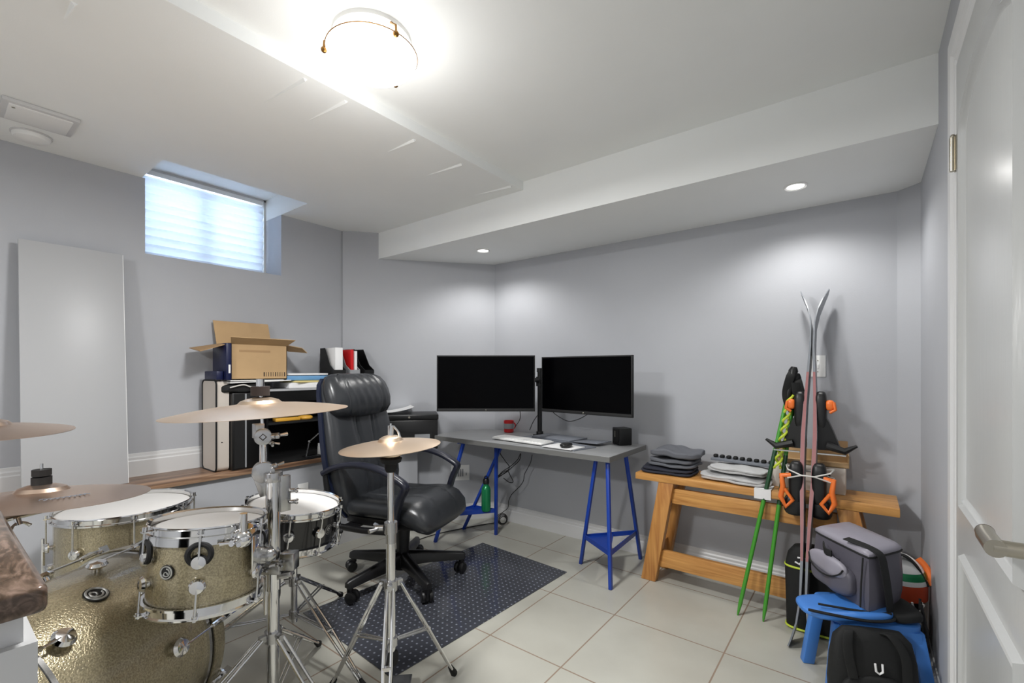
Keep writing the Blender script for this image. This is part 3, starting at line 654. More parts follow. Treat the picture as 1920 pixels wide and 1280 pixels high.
# ================================================================ BENCH AND WHAT IS ON IT
BX0, BX1, BY0, BY1, BZ = -1.075, 0.125, 2.60, 2.875, 0.62
t = thing('wooden_bench', 'pine bench with slanted legs and two long rails against the back wall', 'bench', ((BX0 + BX1) / 2, (BY0 + BY1) / 2, 0))
b = B(); b.bb((BX0, BY0, BZ - 0.038), (BX1, BY1, BZ)); part(t, 'seat_plank', b, PINE, world=True, bev=0.004)
for s_ in (-1, 1):
    for fy in (BY0 + 0.005, BY1 - 0.055):
        b = B()
        if s_ < 0: x0, x1 = -0.895, -1.0
        else: x0, x1 = -0.06, 0.06
        w0, w1 = 0.085, 0.085
        tt = [(x0 - w0 / 2, fy), (x0 + w0 / 2, fy), (x0 + w0 / 2, fy + 0.05), (x0 - w0 / 2, fy + 0.05)]
        bt = [(x1 - w1 / 2, fy), (x1 + w1 / 2, fy), (x1 + w1 / 2, fy + 0.05), (x1 - w1 / 2, fy + 0.05)]
        b.loft([[(x, y, BZ - 0.038) for x, y in tt], [(x, y, 0) for x, y in bt]]); part(t, 'leg', b, PINEV, world=True, bev=0.004)
    b = B(); xx = -0.905 if s_ < 0 else -0.05; b.bb((xx - 0.03, BY0 + 0.01, BZ - 0.085), (xx + 0.03, BY1 - 0.01, BZ - 0.038)); part(t, 'cross_rail', b, PINEV, world=True)
    b = B(); xx = -0.975 if s_ < 0 else 0.03; b.bb((xx - 0.02, BY0 + 0.05, 0.12), (xx + 0.02, BY1 - 0.05, 0.2)); part(t, 'cross_rail', b, PINEV, world=True)
b = B(); b.bb((-0.87, BY0 + 0.03, 0.465), (-0.10, BY0 + 0.056, 0.55)); part(t, 'long_rail', b, PINE, world=True, bev=0.003)
b = B(); b.bb((-0.955, BY0 + 0.03, 0.09), (-0.0, BY0 + 0.058, 0.185)); part(t, 'long_rail', b, PINE, world=True, bev=0.003)
# folded clothes: dark pile, grey shirt on top, light towels
def folded(name, label, c, size, m, rz=0, layers=1, fold=0.004, seed=1, group=None):
    rnd = random.Random(seed); b = B(); h_ = size[2] / layers
    for L in range(layers):
        ph = rnd.random() * 6; dx, dy = rnd.uniform(-0.008, 0.008), rnd.uniform(-0.008, 0.008)
        def fn(q, ph=ph, L=L):
            w_ = fold * (math.sin(q.x * 26 + ph) + math.sin(q.y * 31 + ph * 2) + 0.6 * math.sin((q.x + q.y) * 60 + ph))
            return Vector((q.x + fold * math.sin(q.y * 40 + ph), q.y + fold * math.sin(q.x * 30 + ph), q.z + (w_ if q.z > 0 else w_ * 0.5)))
        b.pillow((dx, dy, h_ * (L + 0.5)), (size[0] - 0.012 * L, size[1] - 0.01 * L, h_ * 1.12), 5, 16, M=TR(c) @ RZ(rz), fn=fn)
    zmin = min(v[2] for v in b.v); b.v = [(x, y, z - zmin + c[2]) for x, y, z in b.v]
    return single(name, b, m, label, 'clothes', group, sm=70)
folded('folded_trousers', 'dark folded trousers at the bottom of the pile on the left end of the bench', (-0.915, 2.74, BZ + 0.001), (0.30, 0.24, 0.034), CLOTHD, 2, 2, 0.002, 3, 'folded clothes on the bench')
folded('folded_jeans', 'dark blue-grey striped folded cloth in the middle of the left pile', (-0.895, 2.745, BZ + 0.042), (0.27, 0.23, 0.04), CLOTHG, -3, 2, 0.003, 5, 'folded clothes on the bench')
folded('folded_jacket', 'grey folded jacket on top of the left pile on the bench', (-0.87, 2.755, BZ + 0.092), (0.27, 0.22, 0.036), CLOTHG, -6, 1, 0.005, 9, 'folded clothes on the bench')
folded('folded_towel', 'pale folded towel in the middle of the bench', (-0.55, 2.73, BZ + 0.001), (0.34, 0.22, 0.03), CLOTHL, -8, 2, 0.003, 12, 'folded clothes on the bench')
folded('folded_shirt', 'white folded shirt on top of the pale towel', (-0.535, 2.745, BZ + 0.045), (0.30, 0.20, 0.032), CLOTHL, -10, 2, 0.003, 15, 'folded clothes on the bench')
t = thing('studded_strip', 'grey strip with a row of black studs on top of the white folded shirt', 'strip', (-0.53, 2.795, BZ + 0.092), -8)
b = B(); b.bb((-0.16, -0.05, 0), (0.16, 0.04, 0.014)); part(t, 'backing', b, SLATE, bev=0.003)
for k in range(9):
    b = B(); b.pillow((-0.145 + 0.036 * k, -0.01, 0.022), (0.024, 0.03, 0.02), 3, 5); part(t, 'stud', b, BLACKM)
b = B(); b.box((0, 0, 0), (0.075, 0.003, 0.05), TR(-0.405, BY0 - 0.004, BZ - 0.02)); b.box((0, 0, 0), (0.075, 0.11, 0.003), TR(-0.405, BY0 + 0.05, BZ + 0.0035)); single('paper_sheet', b, PAPER, 'white paper folded over the front edge of the bench behind the green poles', 'paper')
t = thing('white_box', 'white carton with black markings on the bench behind the skis', 'box', (-0.225, 2.80, BZ + 0.001), 0)
b = B(); b.bb((-0.155, -0.075, 0), (0.155, 0.07, 0.125)); part(t, 'carton', b, BEIGE, bev=0.002)
for xx in (-0.115, 0.085):
    b = B(); b.tube([(xx - 0.006, -0.0765, 0.045), (xx - 0.004, -0.0765, 0.06), (xx + 0.007, -0.0765, 0.064), (xx + 0.004, -0.0765, 0.08)], 0.0035, 6); b.sphere((xx + 0.006, -0.0765, 0.086), 0.005, 6); part(t, 'printed_mark', b, INK)
t = thing('cardboard_tray', 'open brown cardboard box on top of the white carton behind the skis', 'box', (-0.21, 2.815, BZ + 0.128), 3)
b = B(); b.bb((-0.15, -0.08, 0), (0.15, 0.07, 0.004)); b.bb((-0.15, -0.08, 0), (0.15, -0.077, 0.022)); b.bb((-0.15, -0.08, 0), (-0.147, 0.07, 0.045)); b.bb((0.147, -0.08, 0), (0.15, 0.07, 0.06)); b.bb((-0.15, 0.067, 0), (0.15, 0.07, 0.06)); part(t, 'carton', b, CARD)
b = B(); b.box((0.075, 0.085, 0.09), (0.15, 0.003, 0.07), RX(-10)); part(t, 'flap', b, CARDD)

# ================================================================ DRUM KIT
def swirl(b, M, r):     # a ring with two interlocked arcs inside
    b.torus((0, 0, 0), r, r * 0.13, 28, 6, M=M)
    b.tube([(r * 0.62 * math.cos(math.radians(a)), r * 0.62 * math.sin(math.radians(a)), 0) for a in range(-60, 200, 20)], r * 0.11, 6, M=M)
    b.tube([(r * 0.28 + r * 0.34 * math.cos(math.radians(a)), -r * 0.08 + r * 0.34 * math.sin(math.radians(a)), 0) for a in range(90, 330, 20)], r * 0.09, 6, M=M)
def drum(name, label, loc, rad, depth, shellm, nl, a0, badge=None, tilt=(0, 0), single_rods=False, hw=0.02, mid=False):
    t = thing(name, label, 'drum', loc, 0)
    t.rotation_euler = (math.radians(tilt[0]), math.radians(tilt[1]), 0)
    b = B(); b.lathe([(rad, 0), (rad, depth), (rad - 0.008, depth), (rad - 0.008, 0)], 64, closed=True); sh = part(t, 'shell', b, shellm, sm=50)
    for nm, z, sg in (('batter_head', depth, 1), ('resonant_head', 0, -1)):
        b = B(); b.lathe([(0.0005, z + sg * 0.004), (rad - 0.012, z + sg * 0.004), (rad - 0.002, z + sg * 0.001), (rad + 0.002, z - sg * 0.004), (rad + 0.002, z - sg * 0.006), (0.0005, z - sg * 0.0)], 64); part(t, nm, b, HEAD, sm=50)
        b = B(); b.lathe([(rad + 0.003, z - sg * 0.012), (rad + 0.003, z + sg * hw * 0.8), (rad + 0.009, z + sg * hw), (rad + 0.010, z + sg * hw * 0.8), (rad + 0.006, z + sg * hw * 0.6), (rad + 0.006, z - sg * 0.004), (rad + 0.012, z - sg * 0.006), (rad + 0.012, z - sg * 0.012)], 64, closed=True); part(t, 'hoop', b, CHROME, sm=40)
    for k in range(nl):
        a = a0 + 360.0 / nl * k; M = RZ(a)
        zs = [depth / 2] if mid else [depth * 0.70, depth * 0.30] if depth > 0.3 else [depth * 0.66, depth * 0.34]
        for z in zs:
            b = B(); b.cyl((rad, 0, z), (rad + 0.012, 0, z), 0.011, n=20, M=M); b.lathe([(0.0005, 0), (0.019, 0), (0.021, 0.004), (0.017, 0.011), (0.0005, 0.013)], 24, M=M @ TR(rad + 0.010, 0, z) @ RY(90)); lg = part(t, 'lug', b, CHROME, sm=50)
            lg_ = 1 if z > depth / 2 or mid else -1
            ends = [(depth + hw * 0.4, 1), (-hw * 0.4, -1)] if mid else [((depth + hw * 0.4) if lg_ > 0 else -hw * 0.4, lg_)]
            for ze, sg in ends:
                b = B(); b.cyl((rad + 0.019, 0, z), (rad + 0.019, 0, ze), 0.0032, n=10, M=M); b.cyl((rad + 0.019, 0, ze - sg * 0.004), (rad + 0.019, 0, ze + sg * 0.010), 0.0062, n=8, M=M); b.bb((rad + 0.006, -0.009, ze - 0.006), (rad + 0.026, 0.009, ze - 0.002), M=M)
                mk('tension_rod', b, CHROME, lg, sm=50)
    if badge is not None:
        ba, bz, br = badge; M = RZ(ba) @ TR(rad + 0.001, 0, bz) @ RY(90)
        b = B(); b.lathe([(0.0005, 0), (br, 0), (br, 0.003), (0.0005, 0.004)], 28, M=M); bd = part(t, 'badge', b, BLACK if shellm is not BLKSHELL else EMBLEM)
        b = B(); swirl(b, M @ TR(0, 0, 0.004), br * 0.8); mk('emblem', b, EMBLEM if shellm is not BLKSHELL else BLACK, bd)
    return t
# floor tom: behind, to the left of the rack tom
ft = drum('floor_tom', 'gold sparkle floor tom with white head behind the bass drum at left', (-2.548, 0.563, 0.252), 0.228, 0.375, GOLD, 8, -52, badge=(-30, 0.2, 0.02))
for a in (-100, 20, 140):
    M = RZ(a); b = B(); b.bb((0.225, -0.02, 0.11), (0.245, 0.02, 0.19), M=M); lb = part(ft, 'leg_bracket', b, CHROME, bev=0.003)
    b = B(); b.tube([(0.255, 0, 0.30), (0.255, 0, -0.13), (0.285, 0, -0.25)], 0.006, 8, M=M); b.sphere((0.287, 0, -0.247), 0.015, 8, M=M); lg = part(ft, 'leg', b, CHROME)
# rack tom held on the heavy stand
rk = drum('rack_tom', 'small gold sparkle rack tom clamped to the heavy cymbal stand', (-1.566, 0.530, 0.555), 0.1435, 0.205, GOLD, 6, -27, badge=(-58, 0.108, 0.020), tilt=(-4.6, -2.3))
for k in range(6):      # suspension rim mount
    M = RZ(-27 + 60 * k) @ TR(0.1465, 0, 0.155) @ RY(90)
    b = B(); b.torus((0, 0, 0.009), 0.027, 0.0075, 28, 8, M=M); part(rk, 'rubber_isolator', b, RUBBER)
b = B(); b.lathe([(0.144, 0.176), (0.156, 0.176), (0.156, 0.196), (0.144, 0.196)], 64, closed=True); part(rk, 'suspension_band', b, CHROME)
M = RZ(38); b = B(); b.prism([(-0.045, -0.05), (0.045, -0.05), (0.035, 0.055), (-0.055, 0.055)], 0, 0.006, M @ TR(0.156, 0, 0.127) @ RZ(90) @ RX(90)); mp2 = part(rk, 'mount_plate', b, CHROME, bev=0.003)
b = B(); b.cyl((0.156, 0, 0.113), (0.186, 0, 0.113), 0.026, n=24, M=M); b.sphere((0.186, 0, 0.113), 0.02, 10, M=M); mk('mount_clamp', b, CHROMED, mp2)
# snare
sn = drum('snare_drum', 'black snare drum with chrome rims and white head beyond the heavy stand', (-1.955, 0.985, 0.505), 0.178, 0.14, BLKSHELL, 10, 5, badge=(22, 0.07, 0.02), mid=True, tilt=(-4, 5))
# bass drum lying on its side
bd = thing('bass_drum', 'large gold sparkle bass drum lying on its side, nearest the bottom left', 'drum', (-1.945, 0.462, 0.0))
ax = math.radians(127.5 - 6); axd = Vector((math.cos(ax), math.sin(ax), 0)); BR = 0.298; BL = 0.50
Mb = TR(-0.008, 0.002, 0.322) @ Matrix.Rotation(ax, 4, 'Z') @ RY(90) @ TR(0, 0, -BL)     # local z runs from the near head to the far head
b = B(); b.lathe([(BR - 0.008, 0), (BR - 0.008, BL), (BR - 0.016, BL), (BR - 0.016, 0)], 96, M=Mb, closed=True); part(bd, 'shell', b, GOLD, sm=50)
b = B(); b.lathe([(0.0005, BL + 0.004), (BR - 0.01, BL + 0.004), (BR - 0.01, BL), (0.0005, BL)], 72, M=Mb); part(bd, 'batter_head', b, HEAD)
b = B(); b.lathe([(0.0005, -0.004), (BR - 0.01, -0.004), (BR - 0.01, 0), (0.0005, 0)], 72, M=Mb); part(bd, 'resonant_head', b, HEAD)
for z0, z1 in ((BL - 0.028, BL + 0.014), (-0.014, 0.028)):
    b = B(); b.lathe([(BR - 0.006, z0), (BR + 0.006, z0), (BR + 0.008, (z0 + z1) / 2), (BR + 0.006, z1), (BR - 0.006, z1)], 96, M=Mb, closed=True); hp = part(bd, 'hoop', b, GOLD, sm=50)
    ze = z0 - 0.001 if z0 > 0.2 else z1 + 0.001
    b = B(); b.lathe([(BR - 0.009, ze - 0.006), (BR + 0.001, ze - 0.006), (BR + 0.001, ze + 0.006), (BR - 0.009, ze + 0.006)], 96, M=Mb, closed=True); mk('hoop_seam', b, BLACK, hp)
    ze += (-0.011 if z0 > 0.2 else 0.011)
    b = B(); b.lathe([(BR - 0.009, ze - 0.006), (BR + 0.001, ze - 0.006), (BR + 0.001, ze + 0.006), (BR - 0.009, ze + 0.006)], 96, M=Mb, closed=True); mk('metal_ring', b, CHROMED, hp)
for k in range(10):
    th = 4 + 36 * k; M = Mb @ RZ(th)
    for z, e, sg in ((BL * 0.68, BL, 1), (BL * 0.2, 0, -1)):
        b = B(); b.cyl((BR - 0.008, 0, z), (BR + 0.008, 0, z), 0.013, n=20, M=M); b.lathe([(0.0005, 0), (0.024, 0), (0.027, 0.005), (0.021, 0.014), (0.0005, 0.017)], 24, M=M @ TR(BR + 0.006, 0, z) @ RY(90)); lg = part(bd, 'lug', b, CHROME)
        b = B(); b.cyl((BR + 0.018, 0, z), (BR + 0.018, 0, e + sg * 0.02), 0.0035, n=10, M=M); b.tube([(BR + 0.018, 0, e - sg * 0.045), (BR + 0.022, 0, e - sg * 0.01), (BR + 0.020, 0, e + sg * 0.02), (BR + 0.002, 0, e + sg * 0.026)], [0.007, 0.009, 0.009, 0.006], 8, M=M); b.bb((BR + 0.008, -0.002, e + sg * 0.022), (BR + 0.034, 0.002, e + sg * 0.05), M=M); mk('claw', b, CHROME, lg)
M = Mb @ RZ(204) @ TR(BR - 0.007, 0, BL * 0.5) @ RY(90)
b = B(); b.lathe([(0.0005, 0), (0.03, 0), (0.03, 0.003), (0.0005, 0.004)], 32, M=M); bg = part(bd, 'badge', b, BLACK); b = B(); swirl(b, M @ TR(0, 0, 0.004), 0.024); mk('emblem', b, EMBLEM, bg)
for s_ in (-1, 1):
    M = Mb @ RZ(180 if s_ > 0 else 0)
for yy in (-0.2, 0.2):
    d2 = Vector((-axd.y, axd.x, 0)); base = -axd * 0.33 + d2 * yy + Vector((0, 0, 0.15)); b = B(); b.tube([base, base - axd * 0.08 + d2 * (0.06 if yy > 0 else -0.06) - Vector((0, 0, 0.14))], 0.007, 8); part(bd, 'spur', b, CHROME)

def cymbal_mesh(R, h=0.022, bell=0.055, bh=0.022, n=72):
    pr = [(0.006, bh + h), (bell * 0.55, bh + h - 0.004), (bell * 0.85, h + bh * 0.5), (bell, h + 0.001), (bell * 1.25, h - 0.002)]
    for k in range(1, 9):
        u = bell * 1.25 + (R - bell * 1.25) * k / 8; pr.append((u, (h - 0.002) * (1 - ((u - bell) / (R - bell)) ** 1.6)))
    low = [(r, z - 0.0012) for r, z in reversed(pr)]
    return B().lathe(pr + low, n, closed=True)
def cymbal(label, loc, R, tilt, m, kind='cymbal', h=0.024, bell=0.055, logo=None):
    t = thing(kind, label, 'cymbal', loc, 0, None); t.rotation_euler = (math.radians(tilt[0]), math.radians(tilt[1]), 0)
    b = cymbal_mesh(R, h, bell); part(t, 'bronze_disc', b, m, sm=25)
    if logo:
        b = B(); a0 = logo
        for k in range(9):
            M = RZ(a0 + (k - 4) * 4.5) @ TR(R * 0.60, 0, h * 0.73); rr = 0.009 if k else 0.014
            b.tube([(rr * math.cos(q), rr * 0.6 * math.sin(q), 0.0004) for q in (0, 1, 2, 3, 4, 5)], 0.0011, 5, M=M)
        part(t, 'printed_mark', b, SLATE)
    return t
def stand_base(t, c, r, zc, foot_dirs, zf, tube_top, tr=0.016, low=0.06, foots=None):
    """tripod: centre tube, collar, three double-strut legs with braces and rubber feet (all in place coordinates)"""
    c = Vector(c)
    b = B(); b.cyl(c + Vector((0, 0, low)), c + Vector((0, 0, tube_top)), tr, n=24); tb = part(t, 'lower_tube', b, CHROME, world=True)
    b = B(); b.cyl(c + Vector((0, 0, zc - 0.02)), c + Vector((0, 0, zc + 0.015)), tr + 0.008, n=20); lowc = B(); lowc.cyl(c + Vector((0, 0, low + 0.02)), c + Vector((0, 0, low + 0.05)), tr + 0.007, n=20); part(t, 'lower_collar', lowc, CHROMED, world=True)
    for a in foot_dirs:
        u = Vector((math.cos(math.radians(a)), math.sin(math.radians(a)), 0)); b.box((0, 0, 0), (0.03, 0.016, 0.02), TR(c + u * (tr + 0.012) + Vector((0, 0, zc))) @ RZ(a))
    part(t, 'collar', b, CHROMED, world=True)
    for a in foot_dirs:
        u = Vector((math.cos(math.radians(a)), math.sin(math.radians(a)), 0)); w = Vector((-u.y, u.x, 0))
        p0 = c + u * (tr + 0.02) + Vector((0, 0, zc)); p1 = c + u * r + Vector((0, 0, 0.028)); q = p0.lerp(p1, 0.5)
        b = B()
        for s_ in (-1, 1): b.tube([p0 + w * 0.010 * s_, q + w * 0.013 * s_, p1 + w * 0.005 * s_], 0.0056, 8)
        b.box((0, 0, 0), (0.012, 0.028, 0.012), TR(q) @ RZ(a)); lg = part(t, 'leg', b, CHROME, world=True)
        bb_ = B(); bb_.tube([p1 - (p1 - p0).normalized() * 0.025, p1 + (p1 - p0).normalized() * 0.012, p1 + u * 0.012 + Vector((0, 0, -0.016))], [0.009, 0.014, 0.012], 12)
        mk('rubber_foot', bb_, RUBBER, lg, off=tuple(t.location))
        b = B(); 
        for s_ in (-1, 1): b.tube([c + u * (tr + 0.008) + w * 0.006 * s_ + Vector((0, 0, low + 0.035)), q + w * 0.009 * s_], 0.0038, 8)
        mk('leg_brace', b, CHROMED, lg, off=tuple(t.location))
def wing(b, c, d, s=1.0):
    c = Vector(c); d = Vector(d).normalized(); a, q, _ = frame(d)
    b.cyl(c, c + d * 0.018 * s, 0.007 * s, n=12)
    for s_ in (-1, 1): b.tube([c + d * 0.010 * s, c + d * 0.016 * s + a * 0.014 * s * s_, c + d * 0.026 * s + a * 0.024 * s * s_], [0.004 * s, 0.0035 * s, 0.005 * s], 8)

# heavy stand: the near chrome tube with the big ride cymbal
hx, hy = -1.635, 0.762
hs = thing('cymbal_stand', 'heavy chrome boom stand carrying the large ride cymbal and the rack tom', 'cymbal stand', (hx, hy, 0))
d1 = math.degrees(math.atan2(1.05 - hy, -1.877 - hx)); stand_base(hs, (hx, hy, 0), 0.41, 0.30, (d1, d1 + 140, d1 - 122), 0, 0.86, 0.020, 0.05)
b = B(); b.cyl((hx, hy, 0.46), (hx, hy, 0.862), 0.0235, n=28); b.cyl((hx - 0.026, hy - 0.010, 0.37), (hx - 0.026, hy - 0.010, 0.54), 0.012, n=16); part(hs, 'middle_tube', b, CHROME, world=True)
b = B(); b.cyl((hx, hy, 0.835), (hx, hy, 0.868), 0.03, n=28); b.bb((hx + 0.015, hy + 0.01, 0.73), (hx + 0.035, hy + 0.045, 0.855)); wing(b, (hx + 0.035, hy + 0.04, 0.80), (0.5, 0.9, 0)); wing(b, (hx + 0.035, hy + 0.04, 0.76), (0.5, 0.9, 0)); part(hs, 'memory_lock', b, CHROMED, world=True, bev=0.002)
b = B(); b.box((0, 0, 0), (0.075, 0.06, 0.05), TR(hx, hy, 0.545) @ RZ(37)); b.box((0, 0, 0), (0.11, 0.03, 0.02), TR(hx + 0.01, hy + 0.01, 0.505) @ RZ(37) @ RY(-12)); b.box((0, 0, 0), (0.05, 0.045, 0.06), TR(hx + 0.045, hy + 0.035, 0.56) @ RZ(37)); wing(b, (hx + 0.045, hy + 0.0, 0.56), (0.6, -0.8, 0)); wing(b, (hx + 0.0, hy - 0.03, 0.54), (0.6, -0.8, 0)); part(hs, 'multi_clamp', b, CHROMED, world=True, bev=0.004)
tomp = Vector((-1.525, 0.69, 0.66))
ta = Vector((hx - 0.035, hy - 0.045, 0.565)); tb_ = atd(455, 1010, 1.31)
b = B(); b.tube([ta, ta.lerp(tb_, 0.55) + Vector((0, 0, 0.015)), tb_], 0.0125, 12); b.sphere(tb_, 0.025, 12); b.cyl(tb_ + Vector((0, 0, -0.01)), atd(457, 962, 1.31), 0.010, n=14); wing(b, tb_ + Vector((0.01, -0.02, 0.0)), (0.5, -0.8, 0.1), 1.2); part(hs, 'tom_arm', b, CHROME, world=True)
# boom tilters above
t0 = Vector((hx, hy, 0.868)); j1 = atd(494, 884, 1.60); j2 = atd(493, 818, 1.60); cy0 = atd(488, 772, 1.61)
b = B(); b.cyl(t0, j1 + Vector((0, 0, -0.02)), 0.011, n=16); part(hs, 'upper_tube', b, CHROME, world=True)
b = B(); vd = (EYEV - j1); vd.z = 0; vd.normalize()
b.cyl(j1 - vd * 0.022, j1 + vd * 0.022, 0.036, n=28); b.prism([(-0.036, -0.0), (0.036, 0.0), (0.016, -0.075), (-0.010, -0.085)], -0.018, 0.018, TR(j1) @ Matrix.Rotation(math.atan2(vd.y, vd.x), 4, 'Z') @ RZ(90) @ RX(90)); wing(b, j1 + Vector((0.02, 0.015, 0.015)), (0.75, 0.6, 0.35), 1.3); part(hs, 'boom_tilter', b, CHROMED, world=True, bev=0.003)
b = B(); b.cyl(j1, j2, 0.0135, 0.010, n=16); part(hs, 'boom_tube', b, CHROME, world=True)
b = B(); b.cyl(j2 - vd * 0.018, j2 + vd * 0.020, 0.028, n=28); b.box((0, 0, 0), (0.03, 0.03, 0.05), TR(j2 + Vector((-0.012, -0.01, 0.02)))); wing(b, j2 + Vector((0.02, 0.02, 0.0)), (0.75, 0.6, 0.1), 1.5); wing(b, j2 + Vector((0.015, 0.015, -0.02)), (0.75, 0.6, -0.4), 1.0); part(hs, 'cymbal_tilter', b, CHROMED, world=True, bev=0.002)
b = B(); q_ = j2 + vd * 0.022; b.tube([q_ + Vector((0, 0, 0.011)), q_ + Vector((-vd.y, vd.x, 0)) * 0.011, q_ - Vector((0, 0, 0.011)), q_ - Vector((-vd.y, vd.x, 0)) * 0.011], 0.0018, 6, True); part(hs, 'tilter_emblem', b, BLACK, world=True)
rc = Vector((cy0.x, cy0.y, 1.083))
b = B(); b.cyl(j2, rc + Vector((0, 0, 0.10)), 0.0055, n=12); b.cyl(rc + Vector((0, 0, 0.083)), rc + Vector((0, 0, 0.108)), 0.013, n=16); part(hs, 'cymbal_rod', b, CHROME, world=True)
b = B(); b.cyl(rc + Vector((0, 0, 0.050)), rc + Vector((0, 0, 0.082)), 0.030, n=28); part(hs, 'felt_washer', b, FELT, world=True); b = B(); b.cyl(rc + Vector((0, 0, -0.012)), rc + Vector((0, 0, 0.03)), 0.016, n=20); part(hs, 'cymbal_sleeve', b, FELT, world=True)
cymbal('large thin ride cymbal seen nearly edge-on, in front of the cardboard box', (rc.x, rc.y, 1.076), 0.29, (2, -1.5), CYMBAL, 'ride_cymbal', 0.03, 0.07)

# snare stand
sx, sy = -1.966, 1.005
ss = thing('snare_stand', 'chrome tripod stand under the black snare drum', 'drum stand', (sx, sy, 0))
d1 = math.degrees(math.atan2(1.399 - sy, -2.232 - sx)); stand_base(ss, (sx, sy, 0), 0.46, 0.31, (d1, d1 + 120, d1 - 120), 0, 0.42, 0.0135, 0.13)
b = B(); b.cyl((sx, sy, 0.40), (sx, sy, 0.47), 0.010, n=14); b.sphere((sx, sy, 0.445), 0.024, 10); wing(b, (sx + 0.02, sy - 0.01, 0.42), (0.8, -0.5, 0)); part(ss, 'tilter', b, CHROMED, world=True)
for k in range(3):
    u = Vector((math.cos(math.radians(40 + 120 * k)), math.sin(math.radians(40 + 120 * k)), 0)); b = B(); b.tube([Vector((sx, sy, 0.45)), Vector((sx, sy, 0.462)) + u * 0.10, Vector((sx, sy, 0.478)) + u * 0.192, Vector((sx, sy, 0.52)) + u * 0.20], 0.006, 8); ba = part(ss, 'basket_arm', b, CHROME, world=True)
    b = B(); b.sphere(Vector((sx, sy, 0.52)) + u * 0.200, 0.011, 8); mk('rubber_tip', b, RUBBER, ba, off=(sx, sy, 0))
b = B(); b.tube(spline([(sx - 0.05, sy - 0.06, 0.41), (sx + 0.02, sy - 0.07, 0.30), (sx - 0.03, sy - 0.06, 0.20), (sx + 0.01, sy - 0.07, 0.12), (sx - 0.02, sy - 0.05, 0.04), (sx + 0.02, sy - 0.02, 0.005)], 8), 0.003, 6); single('audio_cable', b, WIRE, 'thin dark cable hanging beside the snare stand tube', 'cable')

# hi-hat
ux, uy = -1.356, 1.048
hh = thing('hi_hat_stand', 'chrome hi-hat tripod stand in front of the office chair', 'hi-hat stand', (ux, uy, 0))
df = [math.degrees(math.atan2(p[1] - uy, p[0] - ux)) for p in ((-1.299, 1.303), (-1.529, 1.135))]
stand_base(hh, (ux, uy, 0), 0.262, 0.45, (df[0], df[0] + 120, df[0] - 120), 0, 0.66, 0.0165, 0.21)
b = B(); b.cyl((ux, uy, 0.62), (ux, uy, 0.865), 0.0115, n=20); part(hh, 'upper_tube', b, CHROME, world=True)
b = B(); b.cyl((ux, uy, 0.635), (ux, uy, 0.675), 0.023, n=24); b.cyl((ux, uy, 0.60), (ux, uy, 0.635), 0.019, n=24); wing(b, (ux - 0.015, uy - 0.02, 0.655), (-0.7, -0.55, 0), 1.6); part(hh, 'height_clamp', b, CHROMED, world=True)
b = B(); b.lathe([(0.0005, 0), (0.016, 0), (0.022, 0.012), (0.022, 0.03), (0.036, 0.036), (0.04, 0.05), (0.025, 0.056), (0.0005, 0.056)], 24, M=TR(ux, uy, 0.855)); part(hh, 'cymbal_seat', b, RUBBER, world=True)
b = B(); b.cyl((ux, uy, 0.90), (ux, uy, 1.03), 0.0035, n=10); b.cyl((ux, uy, 0.985), (ux, uy, 1.022), 0.011, n=16); b.tube([(ux + 0.008, uy + 0.006, 1.02), (ux + 0.022, uy + 0.016, 1.0), (ux + 0.03, uy + 0.022, 0.965)], 0.004, 8); part(hh, 'clutch', b, CHROME, world=True)
b = B(); b.cyl((ux, uy, 0.966), (ux, uy, 0.985), 0.014, n=16); part(hh, 'felt_washer', b, FELT, world=True)
b = B(); b.pillow((ux, uy, 0.185), (0.045, 0.045, 0.06), 4, 6); b.cyl((ux, uy, 0.03), (ux, uy, 0.2), 0.007, n=10)
part(hh, 'spring_housing', b, RUBBER, world=True)
hd = Vector((-0.72, 0.69, 0))
b = B(); b.box((0, 0, 0.0), (0.26, 0.075, 0.010), TR(ux + 0.02, uy + 0.02, 0.055) @ RZ(135) @ RY(10)); part(hh, 'footboard', b, CHROMED, world=True, bev=0.003)
cymbal('bottom hi-hat cymbal under the small golden one', (ux, uy, 0.945), 0.176, (180, 0), CYMBAL, 'hi_hat_cymbal', 0.02, 0.045, None).rotation_euler = (math.radians(183), math.radians(-2), 0)
cymbal('small golden hi-hat cymbal in front of the office chair', (ux, uy, 0.947), 0.178, (3, -2), CYMBAL, 'hi_hat_cymbal', 0.02, 0.045)

